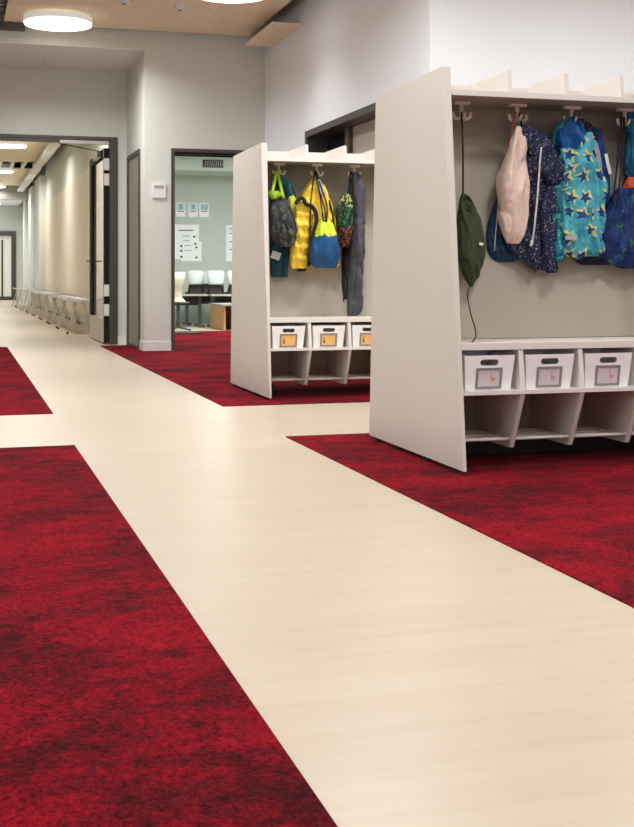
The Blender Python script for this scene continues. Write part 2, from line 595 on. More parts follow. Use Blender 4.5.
# corridor door: steel frame, closer rail, open glazed leaf
d = sempty('door_3')
mb = MB()
mb.box(1.70, 1.79, 14.39, 14.55, 0, 2.42).box(-0.75, -0.65, 14.39, 14.55, 0, 2.42)
mb.box(-0.65, 1.70, 14.39, 14.55, 2.385, 2.42)
mb.build('door_frame', M['frame'], d)
MB().box(-0.65, 1.13, 14.40, 14.46, 2.345, 2.385).build('door_rail', M['frame'], d)
MB().box(1.13, 1.69, 14.40, 14.46, 2.335, 2.372).build('door_closer_rail', M['steel'], d)
MB().tube([(1.12, 14.44, 2.335), (1.45, 14.62, 2.30), (1.64, 14.72, 2.28)], 0.005).build('door_closer_arm', M['black'], d)
LEAF = thing('glazed_door_leaf', (1.672, 14.50, 0), 'dark framed glass door leaf standing open into the corridor', 'door')
LL = 1.62
def leafbox(a, b, z0, z1, t0=-0.03, t1=0.03):
    return MB().box(t0, t1, a, b, z0, z1)
mb = leafbox(0.03, 0.08, 0.30, 2.30)
mb.box(-0.03, 0.03, LL - 0.26, LL, 0.30, 2.30)
mb.box(-0.03, 0.03, 0.08, LL - 0.26, 2.22, 2.30)
mb.build('leaf_frame', M['leafblack'], LEAF)
leafbox(0.03, LL, 0.012, 0.30, -0.032, 0.032).build('kick_plate', M['steel'], LEAF)
leafbox(0.08, LL - 0.26, 0.30, 2.22, -0.004, 0.004).build('glass_pane', M['glass'], LEAF)
MB().box(-0.03, 0.045, 0.0, 0.03, 0.012, 2.30).build('hinge_edge', M['leafblack'], LEAF)
MB().box(-0.034, -0.02, 0.0, 0.03, 0.012, 2.30).build('edge_strip', M['steel'], LEAF)
for z in (0.33, 0.56, 1.86, 2.04):
    MB().box(-0.03, 0.05, -0.03, 0.0, z, z + 0.14).build('hinge', M['white'], LEAF, bevel=0.006)
MB().tube([(-0.03, LL - 0.12, 0.99), (-0.08, LL - 0.12, 0.99), (-0.09, LL - 0.26, 0.99)], 0.011).build('door_handle', M['steel'], LEAF)
MB().tube([(0.03, LL - 0.12, 0.99), (0.08, LL - 0.12, 0.99), (0.09, LL - 0.26, 0.99)], 0.011).build('door_handle', M['steel'], LEAF)
MB().box(-0.05, 0.05, LL - 0.14, LL - 0.09, 0.84, 0.94).build('lock_plate', M['steel'], LEAF)
MB().box(-0.07, -0.03, 0.35, 0.85, 2.22, 2.30).build('door_closer', M['steel'], LEAF)

# baseboards
struct('baseboard_classroom', MB().box(1.888, 2.185, YW - 0.012, YW, 0.004, 0.10), M['white'])
struct('baseboard_corridor', MB().box(1.79, 1.90, 14.408, 14.42, 0.0, 0.10), M['white'])
struct('baseboard_recess', MB().box(1.888, 1.90, 14.28, 14.42, 0.004, 0.10).box(1.888, 1.90, 13.0, 13.30, 0.004, 0.10), M['white'])
struct('baseboard_right', MB().box(XR - 0.012, XR, 8.13, 13.0, 0.004, 0.08), M['white'])
struct('baseboard_alcove', MB().box(XR, 6.5, 8.118, 8.13, 0.004, 0.08), M['white'])
struct('baseboard_passage', MB().box(2.085, 2.1, 14.54, 42, 0.0, 0.09), M['white'])

# switch plate beside the classroom door
sp = thing('switch_panel', (2.055, YW, 1.63), 'square white switch panel on the pillar left of the classroom door', 'switch')
MB().box(-0.075, 0.075, -0.015, 0, 0, 0.16).build('plate', M['white'], sp, bevel=0.004)
mb = MB()
for i in range(5):
    mb.box(-0.05 + i * 0.021, -0.038 + i * 0.021, -0.018, -0.015, 0.105, 0.135)
mb.build('button', M['cardframe'], sp)

# floating wood-fibre ceiling boards
ZR = 3.395
def raft(x0, x1, y0, y1, name='ceiling_board', z=ZR):
    return struct(name, MB().box(x0, x1, y0, y1, z, z + 0.035), M['fibre'])
raft(0.452, 3.015, -2.4, 12.93)
raft(-3.2, 0.2, -2.4, 12.8)
raft(3.45, 6.2, -2.4, 7.9)
o = struct('ceiling_panel', MB().box(2.93, XR, 11.55, 12.72, 3.25, 3.272), M['fibre'])
# services in the dark gap along the right wall
mb = MB()
for i in range(3):
    mb.tube([(3.06 + i * 0.055, 8.3, 3.50 + 0.05 * i), (3.06 + i * 0.05, 12.95, 3.50 + 0.04 * i)], 0.018)
tag(mb.build('service_pipe', M['galv']), 'thin metal pipes running in the dark ceiling gap by the right wall', 'pipe')
mb = MB()
mb.box(0.22, 0.44, 2.0, 12.9, 3.47, 3.49)
for i in range(40):
    mb.box(0.22, 0.44, 2.0 + i * 0.27, 2.03 + i * 0.27, 3.44, 3.47)
tag(mb.build('cable_tray', M['galv']), 'metal cable tray in the ceiling gap left of the boards', 'cable tray')
mb = MB().box(-1.2, 0.66, YW - 0.12, YW, 3.325, 3.39)
for x in (-0.6, 0.0, 0.5):
    mb.box(x, x + 0.03, YW - 0.125, YW, 3.32, 3.395)
tag(mb.build('ventilation_slot', M['slotgrey']), 'flat grey metal duct on the wall top left of the round lamp', 'duct')

# ceiling sensors
def sensor(x, y, z, label, r=0.05):
    t = thing('smoke_detector', (x, y, z), label, 'smoke detector')
    MB().disc((0, 0, -0.03), r, 0.03, 24).build('base', M['white'], t)
    MB().disc((0, 0, -0.05), r * 0.62, 0.02, 24).build('sensor_head', M['white'], t)
    MB().disc((0, 0, -0.055), r * 0.3, 0.005, 16).build('sensor_eye', M['ink'], t)
sensor(2.04, 11.62, ZR, 'small white smoke detector on the wooden ceiling board between two lamps', 0.06)
sensor(1.49, 11.50, ZR, 'small white smoke detector cut by the top edge of the photo', 0.06)
sensor(0.925, 13.72, 3.20, 'tiny ceiling sensor on the white soffit above the corridor doorway', 0.03)

# round lamps
def make_lamp():
    t = thing('ceiling_light', (0, 0, 0), '', 'ceiling light', 'round ceiling lights')
    mb = MB()
    seg = 64
    pts = [(0.335 * math.cos(2 * PI * k / seg), 0.335 * math.sin(2 * PI * k / seg)) for k in range(seg)]
    mb.prism(pts, 'z', 0.018, 0.075)
    mb.disc((0, 0, 0.075), 0.24, ZR - 3.295 - 0.075, 48)
    mb.build('lamp_housing', M['lamprim'], t)
    MB().disc((0, 0, 0.0), 0.328, 0.018, 64).build('diffuser', M['lamp'], t)
    return t
l0 = make_lamp()
LBL = {0: 'round white ceiling light lit above the recess at top left', 1: 'round ceiling light cut by the top edge of the photo',
       10: 'first lit round light on the corridor ceiling inside the doorway', 11: 'round corridor ceiling light glowing just under the door header',
       12: 'round corridor ceiling light further back beyond the dark slot', 13: 'round corridor ceiling light just before the crossing duct', 14: 'added farthest corridor light brightening the end wall, beyond the crossing duct'}
for i, (x, y) in enumerate(LAMPS + CORR_LAMPS):
    t = l0 if i == 0 else copy_tree(l0)
    zl = 3.04 if y > 38 else 3.295
    t.location = (x, y, zl)
    t['label'] = LBL.get(i, 'unseen round ceiling light over the hall, beyond the top of the photo')
    corr = i >= len(LAMPS)
    area('lamp_light', (x, y, zl - 0.01), (0, 0, 0), 0.6, 0.6, LP[i], (1.0, 0.97, 0.92) if corr else (0.97, 0.985, 1.0), 'DISK', math.radians(SPREAD.get(i, 170)))

# ------------------------------------------------------------------ corridor
XC = 2.1
struct('wall_passage', MB().box(XC, XC + 0.1, 14.54, 42.0, 0, TOP), M['wall'])
struct('wall_passage_left', MB().box(-1.0, -0.9, 14.54, 42.0, 0, TOP), M['wall'])
mb = MB()
mb.box(1.85, XC, 42.0, 42.1, 0, TOP).box(-1.0, 1.85, 42.0, 42.1, 2.29, TOP).box(-1.0, -0.1, 42.0, 42.1, 0, 2.29)
struct('wall_passage_end', mb, M['wall'])
for (y0, y1) in ((14.8, 21.0), (21.0, 28.6), (30.6, 36.25)):
    struct('ceiling_board', MB().box(-0.7, 1.95, y0, y1, ZR, ZR + 0.035), M['fibre'])
struct('ceiling_board', MB().box(-0.7, 1.95, 28.6, 30.6, ZR + .14, ZR + 0.17), M['dark_slot'])
struct('ceiling_board', MB().box(-0.9, 1.94, 36.5, 42.0, 3.14, 3.17), M['white'])
tag(MB().box(-0.9, 1.94, 36.27, 36.48, 3.0, 3.42).build('crossing_duct', M['galv']), 'grey duct crossing the far corridor ceiling', 'duct')
mb = MB()
for i in range(10):
    mb.box(-0.7 + i * 0.27, -0.64 + i * 0.27, 28.7, 30.5, ZR, ZR + 0.12)
mb.box(-0.7, 1.3, 28.62, 28.68, ZR, ZR + 0.12).box(-0.7, 1.3, 30.5, 30.56, ZR, ZR + 0.12)
tag(mb.build('ceiling_grille', M['white']), 'open louvre grille between the corridor ceiling boards', 'grille')
mb = MB().box(1.62, 1.78, 14.8, 35.8, 3.20, 3.26)
for i in range(9):
    mb.box(1.60, 1.80, 15.5 + i * 2.3, 15.56 + i * 2.3, 3.19, 3.27)
    mb.tube([(1.70, 15.53 + i * 2.3, 3.26), (1.70, 15.53 + i * 2.3, 3.9)], 0.006)
tag(mb.build('cable_duct', M['white']), 'long pale cable duct running under the ceiling along the corridor wall', 'duct')
mb = MB()
for i in range(18):
    mb.box(XC - 0.018, XC, 15.0 + i * 0.9, 15.894 + i * 0.9, 0.10, 2.60)
struct('wall_panelling', mb, M['birch'])
for (y0, y1) in ((31.2, 33.2), (34.9, 36.4), (38.0, 39.3)):
    struct('wall_pilaster', MB().box(1.95, XC, y0, y1, 0, 3.3), M['wall'])
for n, (y0, y1) in enumerate(((33.2, 34.9), (36.4, 38.0), (39.3, 41.2))):
    wn = sempty('window_%d' % (4 + n))
    MB().box(XC - 0.02, XC - 0.005, y0 + 0.06, y1 - 0.06, 0.55, 2.74).build('window_pane', M['daywin'], wn)
    mb = MB().box(XC - 0.04, XC - 0.02, y0, y0 + 0.06, 0.5, 2.8).box(XC - 0.04, XC - 0.02, y1 - 0.06, y1, 0.5, 2.8)
    mb.box(XC - 0.04, XC - 0.02, y0, y1, 2.74, 2.8).box(XC - 0.04, XC - 0.02, y0, y1, 0.5, 0.55)
    mb.build('window_frame', M['white'], wn)
# far double door
d = sempty('door_4')
mb = MB().box(1.70, 1.85, 41.93, 42.05, 0, 2.29).box(-0.1, 0.05, 41.93, 42.05, 0, 2.29)
mb.box(0.05, 1.70, 41.93, 42.05, 2.12, 2.29).box(0.05, 1.70, 41.93, 42.05, 0, 0.12).box(1.38, 1.44, 41.93, 42.05, 0.12, 2.0)
mb.build('door_frame', M['frame'], d)
MB().box(0.05, 1.70, 41.99, 42.01, 0.12, 2.12).build('door_pane', emit('lit_glass', (206, 206, 190), 0.4), d)
MB().box(1.3, 1.66, 41.88, 41.93, 2.08, 2.13).build('door_closer', M['steel'], d)

# trestle benches along the corridor wall
def make_bench():
    t = thing('trestle_bench', (0, 0, 0), '', 'bench', 'white trestle benches along the corridor wall')
    L = 1.78
    seat = MB()
    prof = [(-0.24, 0.455), (-0.20, 0.447), (0.20, 0.447), (0.24, 0.455), (0.245, 0.475), (0.20, 0.468), (-0.20, 0.468), (-0.245, 0.475)]
    seat.prism(prof, 'y', 0.0, L)
    seat.build('seat', M['white'], t)
    rim = MB()
    for k in range(2):
        a, b = k * L / 2 + 0.03, (k + 1) * L / 2 - 0.03
        rim.tube([(-0.24, a, 0.477), (-0.24, b, 0.477)], 0.008).tube([(0.24, a, 0.477), (0.24, b, 0.477)], 0.008)
        rim.tube([(-0.24, a, 0.477), (0, a - 0.02, 0.484), (0.24, a, 0.477)], 0.008)
    rim.build('seat_rim', M['chrome'], t)
    for y in (0.08, L - 0.08):
        for s in (-1, 1):
            MB().tube([(0.13 * s, y, 0.448), (0.25 * s, y, 0.012)], 0.011).build('leg', M['chrome'], t)
            MB().disc((0.25 * s, y, 0.0), 0.016, 0.02, 12).build('foot', M['rubber'], t)
    return t
b0 = make_bench()
BL = ['white trestle bench nearest the open glass door', 'second white trestle bench from the open glass door', 'third white trestle bench from the open glass door',
      'fourth white trestle bench from the open glass door', 'fifth white trestle bench from the open glass door',
      'sixth white trestle bench from the open glass door', 'seventh white trestle bench from the open glass door', 'eighth white trestle bench from the open glass door']
for i, y in enumerate((17.12, 19.05, 21.1, 23.3, 25.5, 27.8, 30.1, 32.5)):
    t = b0 if i == 0 else copy_tree(b0)
    t.location = (1.70 if i < 6 else 1.67, y, 0)
    t['label'] = BL[i]

# ------------------------------------------------------------------ classroom
YB = 20.5
struct('wall_classroom_back', MB().box(2.2, 6.0, YB, YB + 0.1, 0, TOP), M['classwall'])
struct('wall_classroom_right', MB().box(5.9, 6.0, 13.12, YB, 0, TOP), M['classwall'])
struct('wall_classroom_left', MB().box(2.2, 2.22, 13.12, YB, 0, 2.8), M['classwall'])
struct('wall_classroom_front', MB().box(3.478, 5.9, 13.0, 13.12, 0, TOP), M['classwall'])
struct('ceiling_classroom', MB().box(2.22, 5.9, 13.12, YB, 2.78, 2.83), M['white'])
struct('ceiling_soffit', MB().box(2.22, 5.9, 19.45, YB, 2.50, 2.72), plain('pale_green_paint', (196, 208, 200), 0.8, var=0.01))
tag(MB().box(2.22, 5.9, 18.5, 18.6, 2.70, 2.75).build('ventilation_pipe', M['white']), 'pale pipe crossing the classroom ceiling', 'pipe')
vg = thing('vent_grille', (3.95, 19.45, 2.56), 'dark metal vent grille in the classroom ceiling band', 'vent')
MB().box(-0.17, 0.17, -0.015, 0, -0.01, 0.11).build('grille_frame', M['ink'], vg)
mb = MB()
for i in range(9):
    x = -0.145 + i * 0.036
    mb.prism([(x, 0.005), (x + 0.012, 0.005), (x + 0.030, 0.095), (x + 0.018, 0.095)], 'y', -0.022, -0.015)
mb.build('grille_slats', M['galv'], vg)
area('classroom_light', (4.2, 16.4, 2.72), (0, 0, 0), 1.6, 3.4, 220, (0.95, 1.0, 0.98))
for k, (x, y) in enumerate(((3.6, 16.0), (4.9, 16.0))):
    t = copy_tree(l0)
    t.location = (x, y, 2.68)
    t['label'] = 'round classroom ceiling light hidden above the doorway'

def text(body, size, loc, mat, parent, name='lettering', ax='C', rx=PI / 2, extr=0.0005):
    cu = bpy.data.curves.new(name, 'FONT')
    cu.body = body
    cu.size = size
    cu.extrude = extr
    cu.align_x = 'CENTER'
    cu.align_y = 'CENTER'
    o = bpy.data.objects.new(name, cu)
    o.location = loc
    o.rotation_euler = (rx, 0, 0)
    col.objects.link(o)
    me = bpy.data.meshes.new_from_object(o)
    bpy.data.objects.remove(o)
    o = bpy.data.objects.new(name, me)
    o.location = loc
    o.rotation_euler = (rx, 0, 0)
    me.materials.append(mat)
    col.objects.link(o)
    o.parent = parent
    return o
for num, x, wd in (('8', 3.61, 'eight'), ('9', 3.82, 'nine'), ('10', 4.01, 'ten')):
    c = thing('number_card', (x, YB, 1.80), 'white wall card with the number %s on the classroom wall' % num, 'card', 'number cards on the classroom wall')
    MB().box(-0.08, 0.08, -0.006, 0, 0, 0.24).build('card', M['paper'], c)
    MB().box(-0.07, 0.07, -0.008, -0.006, 0.11, 0.23).build('blue_field', M['paperblue'], c)
    text(num, 0.12, (0, -0.009, 0.165), M['inkblue'], c, 'number')
    MB().box(-0.055, 0.055, -0.008, -0.006, 0.085, 0.10).build('caption_line', M['inkred'], c)
ps = thing('wall_poster', (3.62, YB, 1.05), 'large white paper chart pinned under the number cards', 'poster')
MB().box(-0.33, 0.30, -0.006, 0, 0.03, 0.62).build('sheet', M['paper'], ps)
MB().box(0.0, 0.345, -0.010, -0.006, 0.0, 0.33).build('sheet', M['paper'], ps)
mb = MB().box(-0.05, 0.2, -0.009, -0.006, 0.515, 0.53)
mb.build('heading_line', M['ink'], ps)
mb = MB()
for (x, z) in ((0.02, 0.42), (0.03, 0.34), (0.05, 0.26), (0.06, 0.18)):
    mb.box(x, x + 0.12, -0.012, -0.010 if z < 0.33 else -0.006, z, z + 0.008)
for (x, z) in ((0.2, 0.40), (0.22, 0.28), (-0.02, 0.24), (0.24, 0.22), (-0.02, 0.16), (-0.02, 0.06), (0.24, 0.05)):
    mb.box(x, x + 0.035, -0.013, -0.006, z, z + 0.03)
mb.build('chart_marks', M['ink'], ps)
ps = thing('wall_poster', (4.62, YB, 1.05), 'white paper sheet partly hidden by the farther coat locker', 'poster')
MB().box(-0.23, 0.23, -0.006, 0, 0, 0.62).build('sheet', M['paper'], ps)
mb = MB()
for z in (0.55, 0.47, 0.33, 0.2):
    mb.box(-0.18, 0.12, -0.009, -0.006, z, z + 0.012)
mb.box(-0.1, -0.04, -0.010, -0.006, 0.42, 0.45)
mb.build('chart_marks', M['inkblue'], ps)

# low wooden bench unit
bu = thing('low_wooden_bench', (3.71, 17.55, 0), 'low honey-wood bench with grey top by the classroom carpet edge', 'bench')
MB().box(0, 1.0, 0, 1.05, 0.36, 0.385).build('bench_top', M['desktop'], bu)
MB().box(0.02, 0.05, 0.03, 1.03, 0.004, 0.36).build('side_panel', M['deskwood'], bu)
MB().box(0.95, 0.98, 0.03, 1.03, 0.004, 0.36).build('side_panel', M['deskwood'], bu)
MB().box(0.20, 0.95, 0.05, 0.07, 0.03, 0.34).build('front_panel', plain('pale_brown_wood', (172, 140, 108), 0.55, var=0.05), bu)
MB().box(0.19, 0.215, 0.035, 1.0, 0.004, 0.36).build('divider', M['deskwood'], bu)

def desk(x, y, L, D, label):
    t = thing('school_desk', (x, y, 0), label, 'desk', 'low classroom desks')
    MB().box(0, L, 0, D, 0.49, 0.515).build('desktop', M['desktop'], t)
    for xx in (0.06, L - 0.10):
        MB().box(xx, xx + 0.05, D / 2 - 0.03, D / 2 + 0.03, 0.03, 0.49).build('column', M['greylegs'], t)
        MB().box(xx - 0.01, xx + 0.06, 0.03, D - 0.03, 0.0, 0.04).build('foot', M['greylegs'], t)
    MB().box(0.06, L - 0.06, D / 2 - 0.01, D / 2 + 0.01, 0.34, 0.48).build('modesty_panel', M['ink'], t)
desk(2.98, 18.75, 0.75, 0.6, 'grey desk at the left of the classroom doorway view')
desk(3.75, 18.6, 0.75, 0.6, 'grey desk behind the low wooden bench in the classroom')
desk(3.52, 19.65, 0.8, 0.5, 'grey desk farthest back against the classroom wall')
def chair(x, y, z, shell, label, rz=0.0, wd=0.34, cream=False):
    """school chair hung on a desk: shell back, dark seat, bent steel frame"""
    t = thing('school_chair', (x, y, z), label, 'chair', 'school chairs on the classroom desks', rz)
    mb = MB()
    n, mrows = 10, 8
    grid = []
    for j in range(mrows + 1):
        v = j / mrows
        ww = wd * (0.5 - 0.10 * (1 - v) ** 2) * (1 - 0.25 * max(0, v - 0.85) / 0.15)
        row = []
        for i in range(n + 1):
            u = -1 + 2 * i / n
            row.append((u * ww, -0.05 * (1 - u * u) + 0.05 * v * v, 0.15 + 0.22 * v))
        grid.append(row)
    F = [[mb.bm.verts.new(p) for p in r] for r in grid]
    B = [[mb.bm.verts.new((p[0], p[1] + 0.012, p[2])) for p in r] for r in grid]
    for j in range(mrows):
        for i in range(n):
            mb.bm.faces.new((F[j][i], F[j][i + 1], F[j + 1][i + 1], F[j + 1][i]))
            mb.bm.faces.new((B[j][i + 1], B[j][i], B[j + 1][i], B[j + 1][i + 1]))
    for j in range(mrows):
        mb.bm.faces.new((F[j + 1][0], B[j + 1][0], B[j][0], F[j][0]))
        mb.bm.faces.new((F[j][n], B[j][n], B[j + 1][n], F[j + 1][n]))
    for i in range(n):
        mb.bm.faces.new((F[mrows][i], F[mrows][i + 1], B[mrows][i + 1], B[mrows][i]))
        mb.bm.faces.new((F[0][i + 1], F[0][i], B[0][i], B[0][i + 1]))
    mb.build('backrest', shell, t, smooth=True)
    MB().prism([(-wd * .45, 0.02), (wd * .45, 0.02), (wd * .38, 0.36), (-wd * .38, 0.36)], 'z', 0.0, 0.03).build('seat', shell if cream else M['ink'], t, bevel=0.006)
    for s in (-1, 1):
        MB().tube([(s * wd * .36, 0.02, 0.30), (s * wd * .38, 0.0, 0.06), (s * wd * .40, 0.03, 0.012), (s * wd * .40, 0.34, 0.012)], 0.012).build('frame_tube', M['black'], t)
    MB().prism([(-wd * .46, 0.02), (wd * .46, 0.02), (wd * .40, 0.11), (wd * .25, 0.16), (-wd * .25, 0.16), (-wd * .40, 0.11)], 'y', 0.03, 0.06).build('back_plate', M['ink'], t)
    return t
chair(3.60, 19.05, 0.517, M['shellwhite'], 'white school chair on the left classroom desk', wd=0.28)
chair(3.88, 18.85, 0.517, M['shellwhite'], 'white school chair on the desk behind the low wooden bench', wd=0.29)
chair(4.20, 18.85, 0.517, M['shellwhite'], 'white school chair at the right of the row, half hidden by the locker', wd=0.29)
chair(3.95, 19.85, 0.517, M['shellwhite'], 'white school chair on the farthest classroom desk', wd=0.29)
# cream chair standing on the floor near the door
t = thing('cream_school_chair', (3.07, 17.65, 0), 'cream shell chair on a grey sled frame just inside the classroom door', 'chair')
mb = MB()
prof = [(-0.20, 0.43), (0.0, 0.415), (0.12, 0.43), (0.17, 0.50), (0.16, 0.62), (0.15, 0.74), (0.18, 0.86)]
wds = [0.13, 0.15, 0.13, 0.08, 0.075, 0.12, 0.145]
rows = []
for (yy, zz), ww in zip(prof, wds):
    rows.append([Vector((u * ww, yy - 0.03 * (1 - u * u) * (zz > .5), zz)) for u in (-1, -.5, 0, .5, 1)])
A = [[mb.bm.verts.new(p) for p in r] for r in rows]
B = [[mb.bm.verts.new(p + Vector((0, 0.012, -0.010))) for p in r] for r in rows]
for j in range(len(rows) - 1):
    for i in range(4):
        mb.bm.faces.new((A[j][i], A[j][i + 1], A[j + 1][i + 1], A[j + 1][i]))
        mb.bm.faces.new((B[j][i + 1], B[j][i], B[j + 1][i], B[j + 1][i + 1]))
    mb.bm.faces.new((A[j + 1][0], B[j + 1][0], B[j][0], A[j][0]))
    mb.bm.faces.new((A[j][4], B[j][4], B[j + 1][4], A[j + 1][4]))
for j in (0, len(rows) - 1):
    for i in range(4):
        mb.bm.faces.new((A[j][i], A[j][i + 1], B[j][i + 1], B[j][i]))
mb.build('seat_shell', M['shellcream'], t, smooth=True)
MB().tube([(0, 0, 0.41), (0, 0, 0.05)], 0.028, 12).build('column', M['greylegs'], t)
for a in range(4):
    q = a * PI / 2 + PI / 4
    MB().tube([(0, 0, 0.06), (0.22 * math.cos(q), 0.22 * math.sin(q), 0.022)], 0.018).build('base_leg', M['greylegs'], t)
t = thing('floor_mat', (2.95, 16.7, 0.004), 'small dark mat end lying on the classroom carpet by the door', 'mat')
MB().box(-0.25, 0.25, -0.2, 0.2, 0, 0.02).build('mat', M['ink'], t)

# ------------------------------------------------------------------ coat lockers
PIT = 0.267
TH = 0.035
NB = 4
LW = TH * 2 + PIT * NB
XL, XS, PL = 0.018, 0.014, 0.271                # lower shelves: left end, first cell start, cell pitch
YC = 0.585                                     # middle plane of the double-sided locker
def front(z):
    return 0.147 * z
def make_locker():
    t = thing('coat_locker', (0, 0, 0), '', 'coat locker', 'double-sided coat lockers')
    side = [(0.0, 0.02), (1.165, 0.022), (1.075, 1.664), (0.242, 1.674)]
    mb = MB()
    lean = lambda a, b, z: a + (b - a) * z / 1.67
    A = [mb.bm.verts.new((lean(-0.002, 0.0, z), y, z)) for y, z in side]
    B = [mb.bm.verts.new((lean(0.012, 0.042, z), y, z)) for y, z in side]
    mb.bm.faces.new(A)
    mb.bm.faces.new(B[::-1])
    for i in range(4):
        mb.bm.faces.new((A[i], A[(i + 1) % 4], B[(i + 1) % 4], B[i]))
    bmesh.ops.recalc_face_normals(mb.bm, faces=mb.bm.faces[:])
    mb.build('side_panel', M['lam'], t, bevel=0.002)
    MB().prism(side, 'x', LW - TH, LW).build('side_panel', M['lam'], t, bevel=0.002)
    for x in (TH / 2 - 0.01, LW - TH / 2):
        for y in (0.10, 0.42, 0.78, 1.06):
            MB().disc((x, y, 0.004), 0.016, 0.018, 12).build('foot', M['rubber'], t)
    MB().box(TH, LW - TH, 0.240, 1.072, 1.557, 1.578).build('top_board', M['lam_shaded'], t)  # darkened to stand for its shaded underside; edge strips keep the laminate's tone
    MB().box(TH, LW - TH, 0.230, 0.240, 1.556, 1.579).build('unshaded_edge', M['lamedge'], t)
    MB().box(TH, LW - TH, 1.072, 1.082, 1.556, 1.579).build('unshaded_edge', M['lamedge'], t)
    MB().box(TH, LW - TH, YC - 0.01, YC + 0.01, 1.578, 1.655).build('top_rail', M['lamedge'], t)
    for i in range(1, NB):
        x = TH + PIT * i + 0.012
        MB().prism([(0.236, 1.578), (1.08, 1.578), (1.075, 1.668), (0.246, 1.672)], 'x', x - 0.009, x + 0.009).build('top_fin', M['lamedge'], t)
    for sgn in (1, -1):
        def yy(v):
            return v if sgn == 1 else 2 * YC - v
        def bx(x0, x1, y0, y1, z0, z1):
            a, b = sorted((yy(y0), yy(y1)))
            return MB().box(x0, x1, a, b, z0, z1)
        # leaning back panel
        MB().prism([(yy(0.37), 0.53), (yy(0.385), 0.53), (yy(0.578), 1.557), (yy(0.563), 1.557)], 'x', TH, LW - TH).build('back_panel', M['lam_shaded'], t)
        bx(XL, LW - TH, 0.53, 0.545, 0.10, 0.50).build('lower_back_panel', M['lam_shaded'], t)
        bx(XL, LW - TH, 0.072, 0.53, 0.498, 0.528).build('seat_board', M['lamedge'] if sgn == 1 else M['lam'], t, bevel=0.002)
        bx(XL, LW - TH, 0.052, 0.53, 0.318, 0.334).build('bin_shelf', M['lamedge'], t)
        for i in range(1, NB):
            x = XS + PL * i
            MB().prism([(yy(0.078), 0.498), (yy(0.055), 0.334), (yy(0.53), 0.334), (yy(0.53), 0.498)], 'x', x - 0.010, x + 0.010).build('upper_divider', M['lamedge'], t)
            MB().prism([(yy(0.055), 0.318), (yy(0.165), 0.085), (yy(0.53), 0.085), (yy(0.53), 0.318)], 'x', x - 0.010, x + 0.010).build('lower_divider', M['lam'], t)
        for i in range(NB):
            x0, x1 = XS + PL * i + (0.010 if i else 0), (XS + PL * (i + 1) - 0.010) if i < NB - 1 else LW - TH
            mb = MB()
            for k in range(6):
                y = yy(0.163 + k * 0.058)
                mb.tube([(x0, y, 0.122), (x1, y, 0.122)], 0.0036 if k else 0.007)
            mb.build('shoe_rack', M['rod'], t)
            # triple hook under the top board
            xc, yc = TH + PIT * (i + 0.5), yy(0.425)
            mb = MB()
            mb.box(xc - 0.036, xc + 0.036, yc - 0.02, yc + 0.014, 1.545, 1.557)
            mb.tube([(xc, yc, 1.545), (xc, yc, 1.503), (xc, yc - 0.004 * sgn, 1.492)], 0.0095)
            for s in (-1, 1):
                mb.tube([(xc, yc, 1.498), (xc + 0.014 * s, yc - 0.004, 1.484), (xc + 0.028 * s, yc - 0.006, 1.484), (xc + 0.039 * s, yc - 0.008, 1.494), (xc + 0.042 * s, yc - 0.008, 1.512)],
                        [0.009, 0.009, 0.0085, 0.008, 0.0075])
            mb.tube([(xc, yc, 1.496), (xc, yc - 0.03 * sgn, 1.486), (xc, yc - 0.045 * sgn, 1.505)], [0.007, 0.006, 0.0055])
            mb.build('coat_hook', M['hook'], t)
    return t
BIG, SML = (1.932, 4.513), (1.905, 7.568)
k0 = make_locker()
k0.location = (BIG[0], BIG[1], 0)
k0['label'] = 'nearer pale double-sided coat locker with the tall slanted side panel, at right'
k1 = copy_tree(k0)
MB().box(0.02, LW - TH, 0.46, 0.71, 0.012, 0.09).build('shade_beam', M['black'], k0)  # black beam added to stand for the deep shade under the locker
MB().box(0.02, 0.10, 0.30, 0.62, 0.012, 0.085).build('plinth_block', M['black'], k1)
k1.location = (SML[0], SML[1], 0)
k1['label'] = 'farther pale coat locker with yellow jacket and orange-card bins'

